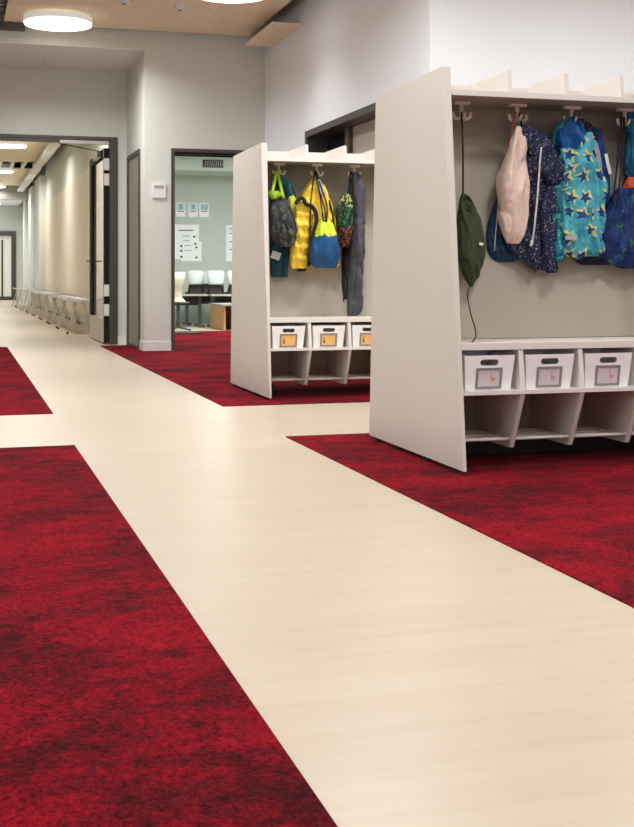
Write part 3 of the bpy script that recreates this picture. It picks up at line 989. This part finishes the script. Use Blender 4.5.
# storage bins
def make_bin(card, giraffe):
    t = thing('storage_bin', (0, 0, 0), '', 'storage bin')
    H, wt, wb, dp, db = 0.143, 0.111, 0.100, 0.27, 0.25
    # body: four tapered walls with thickness and a floor
    mb = MB()
    def ring(w, y0, y1, z):
        return [mb.bm.verts.new(p) for p in ((-w, y0, z), (w, y0, z), (w, y1, z), (-w, y1, z))]
    yb0 = 0.022
    o0, o1 = ring(wb, yb0, yb0 + db, 0), ring(wt, 0.0, dp, H)
    i0, i1 = ring(wb - 0.004, yb0 + 0.004, yb0 + db - 0.004, 0.004), ring(wt - 0.004, 0.004, dp - 0.004, H)
    mb.bm.faces.new(o0[::-1])
    mb.bm.faces.new(i0)
    for k in range(4):
        n = (k + 1) % 4
        if k != 0:
            mb.bm.faces.new((o0[k], o0[n], o1[n], o1[k]))
            mb.bm.faces.new((i0[n], i0[k], i1[k], i1[n]))
        mb.bm.faces.new((o1[k], o1[n], i1[n], i1[k]))
    # front wall with a slotted hand hole
    zc, hw, hr = 0.114, 0.028, 0.0125
    slot = []
    for k in range(9):
        a = -PI / 2 + PI * k / 8
        slot.append((hw + hr * math.cos(a), zc + hr * math.sin(a)))
    for k in range(9):
        a = PI / 2 + PI * k / 8
        slot.append((-hw + hr * math.cos(a), zc + hr * math.sin(a)))
    for (rim, off) in (([o0[0], o0[1], o1[1], o1[0]], 0.0), ([i0[0], i0[1], i1[1], i1[0]], 0.004)):
        sv = [mb.bm.verts.new((x, yb0 * (1 - z / H) + off, z)) for x, z in slot]
        es = []
        for lst in (rim, sv):
            for k in range(len(lst)):
                e = mb.bm.edges.get((lst[k], lst[(k + 1) % len(lst)])) or mb.bm.edges.new((lst[k], lst[(k + 1) % len(lst)]))
                es.append(e)
        bmesh.ops.triangle_fill(mb.bm, use_beauty=True, use_dissolve=False, edges=es)
        if off == 0.0:
            s0 = sv
        else:
            for k in range(len(sv)):
                n = (k + 1) % len(sv)
                mb.bm.faces.new((s0[k], s0[n], sv[n], sv[k]))
    bmesh.ops.recalc_face_normals(mb.bm, faces=mb.bm.faces[:])
    mb.build('bin_body', M['bin'], t)
    def fy(z):
        return yb0 * (1 - z / H)
    def plate(x0, x1, z0, z1, th0, th1, mb=None):
        mb = mb or MB()
        mb.bm.verts.ensure_lookup_table()
        pts = []
        for th in (th0, th1):
            for (x, z) in ((x0, z0), (x1, z0), (x1, z1), (x0, z1)):
                pts.append(mb.bm.verts.new((x, fy(z) - th, z)))
        for f in ((0, 1, 2, 3), (7, 6, 5, 4), (0, 4, 5, 1), (1, 5, 6, 2), (2, 6, 7, 3), (3, 7, 4, 0)):
            mb.bm.faces.new([pts[i] for i in f])
        bmesh.ops.recalc_face_normals(mb.bm, faces=mb.bm.faces[:])
        return mb
    mb = plate(-0.057, 0.057, 0.006, 0.015, 0.0, 0.005)
    plate(-0.057, 0.057, 0.083, 0.092, 0.0, 0.005, mb)
    plate(-0.057, -0.048, 0.015, 0.083, 0.0, 0.005, mb)
    plate(0.048, 0.057, 0.015, 0.083, 0.0, 0.005, mb)
    mb.build('card_frame', M['cardframe'], t)
    c = plate(-0.048, 0.048, 0.015, 0.083, 0.0, 0.002).build('name_card', card, t)
    if giraffe:
        # small giraffe: body, neck, head, legs
        mb = plate(0.010, 0.026, 0.040, 0.050, 0.002, 0.0028)
        plate(0.010, 0.0135, 0.048, 0.068, 0.002, 0.0028, mb)
        plate(0.006, 0.014, 0.066, 0.070, 0.002, 0.0028, mb)
        for x in (0.011, 0.022):
            plate(x, x + 0.0025, 0.030, 0.041, 0.002, 0.0028, mb)
        mb.build('printed_giraffe', M['inkorange'], c)
    else:
        mb = plate(-0.034, -0.026, 0.032, 0.050, 0.002, 0.0028)
        plate(-0.032, -0.028, 0.050, 0.066, 0.002, 0.0028, mb)
        plate(-0.036, -0.022, 0.030, 0.034, 0.002, 0.0028, mb)
        mb.build('printed_figure', M['ink'], c)
    return t
ords = ['leftmost', 'second from left', 'third from left', 'rightmost']
for loc, card, gi, desc in ((BIG, M['cardpink'], True, 'white bin with a pale giraffe card, %s in the nearer locker'),
                            (SML, M['cardorange'], False, 'white bin with an orange name card, %s in the farther locker')):
    b = make_bin(card, gi)
    for i in range(NB):
        t = b if i == 0 else copy_tree(b)
        cx = XS + PL * (i + 0.5) - 0.005
        t.location = (loc[0] + cx, loc[1] + 0.070, 0.334)
        t['label'] = desc % ords[i]
        t['group'] = 'bins in the nearer locker' if gi else 'bins in the farther locker'

# ------------------------------------------------------------------ soft goods
def catmull(vals, t):
    n = len(vals)
    i = min(int(t), n - 2)
    u = t - i
    p0, p1, p2, p3 = vals[max(i - 1, 0)], vals[i], vals[i + 1], vals[min(i + 2, n - 1)]
    return [0.5 * (2 * b + (c - a) * u + (2 * a - 5 * b + 4 * c - d) * u * u + (3 * b - a - 3 * c + d) * u ** 3)
            for a, b, c, d in zip(p0, p1, p2, p3)]

def drape(Y, rows, hd, fold=0.006, freq=1.0, puff=0.0, seed=0, sub=7, seg=88, power=0.72, hem=0.0, extra=None):
    """closed hanging form: rows of (y_px, left_px, right_px[, half depth, depth offset])"""
    R = []
    for r in rows:
        a, b = at(r[1], r[0], Y), at(r[2], r[0], Y)
        h = r[3] if len(r) > 3 else hd
        oy = r[4] if len(r) > 4 else 0.0
        R.append((a.z, a.x, b.x, h, oy))
    mb = MB()
    n = (len(R) - 1) * sub + 1
    rings = []
    sv = Vector((seed * 7.3, seed * 3.1, seed * 1.7))
    for j in range(n):
        z, xl, xr, h, oy = catmull(R, j / sub)
        xc, hw = (xl + xr) / 2, max((xr - xl) / 2, 0.002)
        vfrac = j / (n - 1)
        ring = []
        for k in range(seg):
            th = 2 * PI * k / seg
            cx, sy = math.cos(th), math.sin(th)
            px = math.copysign(abs(cx) ** power, cx)
            py = math.copysign(abs(sy) ** power, sy)
            x = xc + hw * px
            q = Vector((x * 34 * freq, 0.6 * sy, z * 7 * freq)) + sv
            qr = Vector(((x + z * 0.35 * math.sin(seed)) * 26 * freq, 0.5 * sy, z * 5 * freq)) + sv
            f = (0.30 - abs(noise.noise(qr))) * fold * 6.2 + noise.noise(q * 1.7 + Vector((9, 4, 2))) * fold * 1.1
            edge = min(1.0, hw / 0.03)
            f *= edge
            if puff:
                f += puff * (abs(math.sin(z * 42.0 + x * 4)) - 0.5) * edge
            f2 = noise.noise(Vector((z * 22, k * 0.05, seed * 5.0))) * fold * 0.35 * edge
            zz = z + (hem * noise.noise(Vector((x * 30, sy, seed))) * (vfrac ** 6) if hem else 0)
            ring.append(mb.bm.verts.new((x + f2, Y + oy + h * py + f * (1 if sy < 0 else -0.6), zz)))
        rings.append(ring)
    for j in range(n - 1):
        for k in range(seg):
            f = mb.bm.faces.new((rings[j][k], rings[j][(k + 1) % seg], rings[j + 1][(k + 1) % seg], rings[j + 1][k]))
            f.smooth = True
    mb.bm.faces.new(rings[0])
    mb.bm.faces.new(rings[-1][::-1])
    bmesh.ops.recalc_face_normals(mb.bm, faces=mb.bm.faces[:])
    return mb
def pline(pts, Y, r, seg=8, sub=4):
    """tube through photo points; Y a number or one per point"""
    P = []
    for i, (x, y) in enumerate(pts):
        P.append(tuple(at(x, y, Y[i] if isinstance(Y, (list, tuple)) else Y)))
    out = []
    if len(P) > 2:
        for k in range((len(P) - 1) * sub + 1):
            out.append(Vector(catmull(P, k / sub)))
    else:
        out = [Vector(p) for p in P]
    return MB().tube(out, r, seg)
def cloth_thing(name, label, cat, hook_x, Y, z=1.5):
    return thing(name, (0, 0, 0), label, cat)
def strip(pts, Y, wpx, th=0.004, mbx=None):
    """flat ribbon following photo points, wpx wide in photo pixels"""
    mb = mbx or MB()
    P = [at(x, y, Y) for x, y in pts]
    w_ = wpx * Y / FPX / 2
    L = []
    for i, p in enumerate(P):
        t = (P[min(i + 1, len(P) - 1)] - P[max(i - 1, 0)]).normalized()
        nrm = Vector((-t.z, 0, t.x))
        L.append([mb.bm.verts.new(q) for q in (p + nrm * w_ + Vector((0, -th, 0)), p - nrm * w_ + Vector((0, -th, 0)),
                                               p - nrm * w_, p + nrm * w_)])
    for i in range(len(L) - 1):
        for k in range(4):
            mb.bm.faces.new((L[i][k], L[i][(k + 1) % 4], L[i + 1][(k + 1) % 4], L[i + 1][k]))
    mb.bm.faces.new(L[0])
    mb.bm.faces.new(L[-1][::-1])
    bmesh.ops.recalc_face_normals(mb.bm, faces=mb.bm.faces[:])
    return mb

# ---- nearer locker
Yh = BIG[1] + 0.425
# green drawstring bag
t = thing('drawstring_bag', tuple(at(470, 287, 4.86)), 'dark green drawstring bag hanging alone from the leftmost hook of the nearer locker', 'bag')
def adopt(o, t):
    o.parent = t
    o.matrix_parent_inverse.identity()
    o.location = Vector(o.location) - t.location
    return o
def part(mb, name, mat, t, **k):
    o = mb.build(name, mat, t, **k)
    o.location = -Vector(t.location)
    return o
def subpart(mb, name, mat, p, **k):
    return mb.build(name, mat, p, **k)
g = part(drape(4.86, [(194, 461.5, 465, 0.010), (199, 460, 470, 0.02), (208, 459, 475, 0.035), (222, 458.5, 480, 0.05), (242, 458.5, 484, 0.058),
                      (260, 459.5, 483, 0.055), (273, 463, 479, 0.04), (283, 468, 474, 0.02), (287, 470, 472.5, 0.008)], 0.05, 0.007, seed=1), 'bag_body', M['green'], t)
part(pline([(461.5, 112), (463, 150), (463, 196)], [4.92, 4.88, 4.86], 0.0042), 'drawstring', M['cordgreen'], t)
part(pline([(466, 196), (470, 199), (474, 207), (472, 212), (468, 208)], 4.83, 0.004), 'cord_loop', M['cordgreen'], t)
part(pline([(470.5, 286), (467.5, 294), (470.6, 313), (475, 328), (475.8, 336), (472, 342), (465.5, 344)], [4.86, 4.84, 4.80, 4.74, 4.70, 4.66, 4.64], 0.0028), 'trailing_cord', M['cordgreen'], t)
part(strip([(479, 243.5), (483, 244.5)], 4.80, 3.0), 'logo_print', M['bin'], t)

# navy teal bag behind the coat
t = thing('drawstring_bag', tuple(at(500, 262, 4.98)), 'small navy-teal bag half hidden behind the pink-lined dotted coat', 'bag')
part(drape(4.945, [(196, 500, 503, 0.01), (206, 494, 506, 0.02), (215, 490.5, 514, 0.028), (230, 487.5, 522, 0.032), (246, 487, 526, 0.03), (256, 490, 522, 0.026), (262, 497, 514, 0.012)],
           0.03, 0.006, seed=2), 'bag_body', M['tealnavy'], t)
part(pline([(514, 112), (509, 150), (502, 198)], [4.92, 4.93, 4.95], 0.0032), 'drawstring', M['pinkcord'], t)
part(pline([(516, 112), (511.5, 135), (504, 178)], [4.92, 4.90, 4.88], 0.0032), 'drawstring', M['pinkcord'], t)
part(pline([(504, 172), (499, 200), (495.5, 235), (494.5, 251)], [4.90, 4.90, 4.91, 4.92], 0.0024), 'cord_end', M['zipwhite'], t)

# dotted navy coat with pink lining
t = thing('winter_coat', tuple(at(535, 272, 4.86)), 'navy white-speckled child coat turned open to show its pale pink quilted lining', 'coat')
part(drape(4.90, [(125, 519, 524, 0.01), (131, 518, 534, 0.03), (142, 517, 545, 0.045), (155, 518, 549, 0.055), (180, 519, 549, 0.058), (205, 519, 550, 0.058),
                  (230, 519, 552, 0.058), (248, 518, 554, 0.056), (260, 524, 556, 0.05), (269, 535, 557, 0.035)], 0.05, 0.010, seed=3, hem=0.03), 'coat_body', M['navydots'], t)
part(drape(4.865, [(126, 516.5, 520, 0.01), (133, 514, 523, 0.022), (143, 510.5, 525, 0.038), (157, 506, 525, 0.048), (172, 501, 526, 0.056), (180, 498.5, 526, 0.058), (200, 499, 525.5, 0.058),
                   (218, 500.5, 524.5, 0.055), (232, 503, 523, 0.045), (241, 507, 520, 0.028), (244, 510, 518, 0.015)], 0.05, 0.008, seed=4, freq=0.8), 'pink_lining', M['pink'], t)
hood = part(drape(4.85, [(126, 524, 530, 0.012), (131, 521, 541, 0.03), (140, 521.5, 550, 0.04), (152, 528, 557, 0.045), (165, 535, 562, 0.045), (176, 540, 565, 0.04), (184, 546, 565, 0.025), (187, 552, 562, 0.01)],
                  0.04, 0.009, seed=5), 'hood', M['navydots'], t)
part(pline([(541.5, 147), (540, 160), (538, 190), (535, 222), (532.5, 242)], [4.80, 4.80, 4.795, 4.80, 4.805], 0.0042), 'zip', M['zipwhite'], t)
part(pline([(532.5, 241), (530.5, 246)], 4.80, 0.006), 'zip_pull', M['zipwhite'], t)
part(drape(4.84, [(186, 549, 553, 0.012), (200, 542, 556, 0.03), (225, 541, 557, 0.035), (250, 543, 556, 0.034), (266, 545, 555, 0.028), (273, 547, 554, 0.012)], 0.03, 0.007, seed=6), 'sleeve', M['navydots'], t)
part(pline([(519.5, 113), (521, 120), (521.5, 128)], [4.925, 4.92, 4.90], 0.004), 'hanging_loop', M['navycord'], t)
part(drape(4.90, [(238, 505, 520, 0.02), (247, 508, 528, 0.03), (255, 515, 540, 0.03), (262, 524, 546, 0.015)], 0.03, 0.006, seed=16), 'lower_hem', M['navydots'], t)

# turquoise star coat
t = thing('winter_coat', tuple(at(580, 262, 4.86)), 'turquoise child coat printed with blue stars, royal blue hood lining', 'coat')
part(drape(4.86, [(150, 566, 590, 0.030), (160, 561, 597, 0.045), (173, 557, 600, 0.055), (190, 556, 604, 0.06), (210, 556, 604.5, 0.06), (232, 556, 603.5, 0.06), (250, 555, 602.5, 0.055),
                  (256, 557, 600, 0.04)], 0.05, 0.011, seed=7, hem=0.03), 'coat_body', M['star'], t)
part(drape(4.91, [(120, 568, 578, 0.012), (124, 562, 583, 0.03), (132, 556, 587, 0.042), (143, 555, 590, 0.045), (155, 559, 590, 0.04), (163, 565, 586, 0.02)], 0.04, 0.013, seed=8), 'hood', M['royal'], t)
part(drape(4.845, [(148, 561, 569, 0.02, 0), (155, 560, 583, 0.028, 0), (162, 562, 590, 0.03, 0), (168, 566, 588, 0.02, 0)], 0.03, 0.006, seed=18), 'collar', M['star'], t)
part(drape(4.845, [(132, 588, 592, 0.008), (139, 582, 595, 0.018), (147, 579, 594, 0.02), (155, 577, 590, 0.018), (160, 578, 586, 0.01)], 0.02, 0.005, seed=19), 'collar', M['star'], t)
part(pline([(553, 144), (555, 134), (560, 126), (567, 121), (573, 119)], [4.92, 4.91, 4.90, 4.90, 4.92], 0.012), 'hood_rim', M['tealdark'], t)
part(drape(4.835, [(186, 554, 560, 0.015), (198, 551, 563, 0.028), (215, 550, 563, 0.032), (238, 551, 562, 0.032), (255, 553, 562, 0.028), (263, 556, 561, 0.012)], 0.03, 0.009, seed=9), 'sleeve', M['tealdark'], t)
part(pline([(574, 113), (574, 122)], [4.925, 4.91], 0.004), 'hanging_loop', M['tealdark'], t)
part(strip([(565, 238), (577, 237)], 4.79, 5), 'reflective_patch', M['grey'], t)

# deep blue coat behind
t = thing('blue_jacket', tuple(at(595, 206, 4.97)), 'plain deep blue jacket with grey reflective strip behind the star coat', 'jacket')
part(drape(4.965, [(119, 575, 580, 0.01), (124, 575, 590, 0.025), (132, 577, 599, 0.04), (148, 579, 604, 0.045), (168, 582, 608, 0.045), (190, 586, 609.5, 0.042), (206, 590, 609, 0.03)],
           0.04, 0.010, seed=10), 'jacket_body', M['blue2'], t)
part(strip([(590.5, 138), (594.5, 144), (597.5, 155), (599, 166), (599, 176)], 4.905, 6.0, 0.006), 'reflective_strip', M['grey'], t)
part(drape(4.92, [(118, 578, 583, 0.012), (124, 578, 590, 0.02), (131, 584, 595, 0.02), (138, 591, 599, 0.014), (143, 596, 600, 0.006)], 0.02, 0.006, seed=11), 'patterned_collar', M['redblack'], t)
part(strip([(605.5, 154), (608, 166), (610, 174)], 4.92, 4.0), 'care_tag', M['bin'], t)

# leaf print bag on the right hook
t = thing('drawstring_bag', tuple(at(628, 268, 4.86)), 'dark blue drawstring bag with green leaf print at the right edge of the photo', 'bag')
part(drape(4.86, [(188, 618, 646, 0.02), (198, 611, 655, 0.04), (212, 605, 661, 0.055), (230, 601, 664, 0.062), (246, 600, 665, 0.062), (258, 605, 661, 0.05), (266, 615, 652, 0.028), (268.5, 622, 645, 0.012)],
           0.06, 0.011, seed=12), 'bag_body', M['leaf'], t)
part(pline([(621.5, 117), (619, 150), (612.5, 204)], [4.92, 4.89, 4.82], 0.0045), 'drawstring', M['navycord'], t)
part(pline([(624, 117), (623, 150), (617, 206)], [4.92, 4.89, 4.81], 0.0045), 'drawstring', M['navycord'], t)
# low leaf-print bag peeking out under the star coat
t = thing('drawstring_bag', tuple(at(590, 268, 4.98)), 'leaf-print bag bottom peeking out beneath the turquoise star coat', 'bag')
part(drape(4.94, [(205, 590, 600, 0.012), (225, 582, 612, 0.02), (245, 572, 620, 0.022), (258, 572, 618, 0.022), (265, 582, 612, 0.018)], 0.03, 0.007, seed=17), 'bag_body',
     blotches('dark_leaf_print', srgb(16, 34, 70), [srgb(14, 50, 90), srgb(36, 110, 80)], 18, 0.6), t)
part(pline([(579, 113), (586, 160), (595, 206)], [4.93, 4.96, 4.975], 0.003), 'drawstring', M['navycord'], t)
# teal jacket at the edge
t = thing('teal_jacket', tuple(at(640, 195, 4.93)), 'teal blue jacket hanging at the right edge above the leaf-print bag', 'jacket')
part(drape(4.94, [(112, 626, 631, 0.01), (122, 627, 650, 0.03), (140, 627, 662, 0.045), (160, 626, 668, 0.05), (180, 627, 668, 0.045), (192, 632, 662, 0.02)], 0.04, 0.010, seed=13), 'jacket_body', M['teal'], t)
part(drape(4.90, [(177, 628, 640, 0.012), (184, 624, 646, 0.025), (191, 622, 650, 0.025), (196, 626, 646, 0.012)], 0.02, 0.006, seed=14), 'orange_hem', M['orange'], t)

# ---- farther locker
YS = 7.95
M['bag_blue_lime'] = zsplit('blue_and_lime_nylon', at(320, 236, 7.9).z, srgb(0, 76, 128), srgb(206, 224, 50))
M['orangegreen'] = zsplit('green_over_orange_print', at(345, 228, 7.95).z, srgb(150, 84, 52), srgb(40, 70, 52))
def camo2():
    m = NT('green_orange_print', 0.75)
    tc = m.n('ShaderNodeTexCoord')
    sp = m.n('ShaderNodeSeparateXYZ')
    m.l(tc.outputs['Object'], sp.inputs[0])
    f = m.math('GREATER_THAN', sp.outputs[2], at(345, 227, 7.95).z)
    up = m.math('GREATER_THAN', sp.outputs[2], at(345, 208, 7.95).z)
    c = m.mix(f, srgb(160, 82, 52), srgb(30, 112, 52))
    c = m.mix(up, c, srgb(150, 170, 90))
    n = m.math('GREATER_THAN', m.noise(m.coord(), 60, 2), 0.46)
    m.base(m.mix(n, c, srgb(26, 28, 34)))
    m.bump(m.noise(m.coord(), 22, 4), 0.3, 0.02)
    return m.m
t = thing('drawstring_bag', tuple(at(284, 246, 7.86)), 'charcoal drawstring bag with lime green straps in the farther locker', 'bag')
part(drape(7.86, [(190, 274, 281, 0.03), (197, 270.5, 286, 0.05), (208, 270, 290.5, 0.08), (222, 270.5, 295, 0.09), (235, 271.5, 297.5, 0.09), (243, 275, 295, 0.07), (247, 281, 290, 0.03)],
           0.08, 0.014, seed=20, freq=0.7), 'bag_body', M['darkbag'], t)
part(drape(7.80, [(224, 281, 291, 0.02), (232, 279, 295, 0.04), (241, 280, 295.5, 0.04), (246, 284, 291, 0.02)], 0.03, 0.008, seed=21), 'camouflage_pocket', M['camo'], t)
part(pline([(276.5, 171), (274.5, 182), (272, 194)], [7.93, 7.90, 7.84], 0.011), 'strap', M['lime'], t)
part(pline([(277.5, 171), (280, 184), (283.5, 198)], [7.93, 7.90, 7.82], 0.011), 'strap', M['lime'], t)
part(drape(7.82, [(191, 269, 279, 0.02), (195, 269, 282, 0.03), (199, 271, 276, 0.02)], 0.02, 0.01, seed=29), 'lime_gather', M['lime'], t)
t = thing('petrol_jacket', tuple(at(287, 220, 7.99)), 'petrol blue hooded jacket with lime sleeve behind the charcoal bag', 'jacket')
part(drape(7.98, [(174, 277, 279, 0.02), (180, 277, 287, 0.05), (188, 277, 293, 0.07), (198, 277, 295.5, 0.07), (206, 278, 296, 0.05), (222, 280, 292, 0.03)], 0.06, 0.014, seed=22, freq=0.7), 'jacket_body', M['teal2'], t)
part(drape(7.93, [(195, 288, 292, 0.03), (200, 286, 296.5, 0.05), (208, 287, 297.5, 0.05), (215, 290, 296, 0.03), (218, 292, 294.5, 0.02)], 0.05, 0.012, seed=23, freq=0.7), 'lime_sleeve', M['limesleeve'], t)
t = thing('rain_trousers', tuple(at(278, 278, 7.93)), 'dark teal trousers hanging below the charcoal bag in the farther locker', 'trousers')
part(drape(7.955, [(176, 276.5, 278.5, 0.015), (200, 272, 282, 0.04), (225, 271, 286, 0.06), (250, 270.5, 288, 0.06), (270, 270.8, 287.5, 0.05), (277, 271.2, 287, 0.04)], 0.05, 0.012, seed=24, freq=0.7), 'trouser_legs', M['tealpants'], t)
part(strip([(271.5, 254), (280, 257)], 7.875, 8, 0.006), 'reflective_label', M['grey'], t)
# yellow padded jacket
t = thing('padded_jacket', tuple(at(312, 270, 7.97)), 'bright yellow padded jacket with black trim in the farther locker', 'jacket')
part(drape(7.955, [(174, 315, 317, 0.02), (181, 310, 320, 0.05), (190, 304, 325, 0.08), (200, 299, 329, 0.10), (215, 297, 333, 0.11), (235, 296, 337, 0.11), (252, 296, 339, 0.10), (266, 300, 339, 0.07)],
           0.1, 0.014, seed=25, freq=0.7), 'jacket_body', M['yellow'], t)
part(drape(7.87, [(197, 300, 309, 0.03), (203, 296, 313, 0.055), (215, 294, 313, 0.065), (230, 292, 310, 0.07), (248, 291, 308, 0.065), (262, 290.5, 306.5, 0.06), (268.5, 291, 306, 0.045)],
           0.06, 0.006, seed=26, freq=0.7, puff=0.022), 'sleeve', M['yellow'], t)
part(pline([(295.5, 204), (299, 199.5), (303, 198.5), (306, 204), (311, 206), (315.5, 212), (316.5, 222), (313, 236), (310.5, 250), (309, 266)], 7.80, 0.014), 'black_trim', M['blackf'], t)
part(drape(7.90, [(266, 297, 306, 0.03), (269, 297, 306, 0.04), (271.5, 298, 305, 0.03)], 0.03, 0.002, seed=27), 'cuff', M['blackf'], t)
part(strip([(318, 180), (321, 188), (323, 194)], 7.86, 4.5), 'inner_label', M['grey'], t)
part(pline([(315.5, 171), (316, 176)], [7.94, 7.96], 0.008), 'hanging_loop', M['blackf'], t)
part(pline([(329, 200), (332.5, 215), (335, 232), (338, 250)], 7.87, 0.008), 'side_zip', M['blackf'], t)
# blue and lime drawstring backpack
t = thing('drawstring_backpack', tuple(at(325, 269, 7.8)), 'blue drawstring backpack with lime top hanging over the yellow jacket', 'bag')
part(drape(7.78, [(219, 321, 330, 0.03), (224, 318, 333, 0.05), (233, 315, 335, 0.07), (242, 312, 337, 0.085), (254, 310, 338.5, 0.09), (263, 311, 338, 0.07), (268, 316, 334, 0.04)], 0.08, 0.015, seed=28, freq=0.7),
     'bag_body', M['bag_blue_lime'], t)
for pts in ([(314.5, 172), (311, 200), (310, 230), (309.5, 258)], [(315, 172), (320, 196), (323.5, 222)], [(316.5, 172), (322, 190), (327, 206), (326.5, 222)], [(316, 172), (319, 190), (325, 210), (325, 222)]):
    part(pline(pts, [7.93] + [7.80] * (len(pts) - 2) + [7.74], 0.0052), 'drawstring', M['navycord'], t)
# printed gym bag
t = thing('drawstring_bag', tuple(at(344, 247, 7.9)), 'small dark bag with green and orange print beside the grey hoodie', 'bag')
part(drape(7.88, [(194, 344, 350, 0.02), (200, 340, 352, 0.045), (210, 337, 353, 0.06), (222, 336, 352.5, 0.065), (234, 337, 351, 0.06), (243, 339, 350, 0.04), (247, 342, 348, 0.02)], 0.06, 0.012, seed=30, freq=0.7),
     'bag_body', camo2(), t)
part(pline([(350.5, 172), (349, 185), (347.5, 196)], [7.93, 7.90, 7.88], 0.0055), 'drawstring', M['navycord'], t)
part(pline([(352, 172), (351, 185), (350.5, 198)], [7.93, 7.90, 7.88], 0.0055), 'drawstring', M['navycord'], t)
# grey hoodie and black trousers
t = thing('hooded_sweatshirt', tuple(at(356, 316, 7.93)), 'charcoal grey sweatshirt hanging full length from the right hook, sleeve nearly on the seat', 'sweatshirt')
part(drape(7.92, [(172, 353, 357, 0.03), (178, 352.5, 361.5, 0.05), (190, 352.5, 364, 0.07), (206, 352.5, 364.5, 0.08), (224, 352, 364.5, 0.08)], 0.07, 0.010, seed=31, freq=0.7), 'hood', M['charcoal'], t)
part(drape(7.90, [(218, 353, 364, 0.05), (226, 351.8, 364, 0.07), (245, 351.5, 364, 0.08), (268, 350.5, 362.5, 0.075), (292, 349, 361, 0.07), (304, 348.5, 360, 0.06), (312, 348.5, 359, 0.05), (315, 349.5, 357, 0.03)],
           0.07, 0.016, seed=32, freq=0.7), 'sleeve', M['charcoal'], t)
t = thing('black_trousers', tuple(at(346, 304, 7.97)), 'black trousers hanging behind the grey sweatshirt', 'trousers')
part(drape(7.985, [(173, 351.5, 354, 0.015), (195, 349, 355, 0.03), (222, 345, 356, 0.05), (250, 343, 356, 0.055), (280, 341.5, 354, 0.055), (298, 341, 352, 0.05), (304, 342.5, 350.5, 0.03)], 0.05, 0.010, seed=33, freq=0.7),
     'trouser_legs', M['blacknylon'], t)
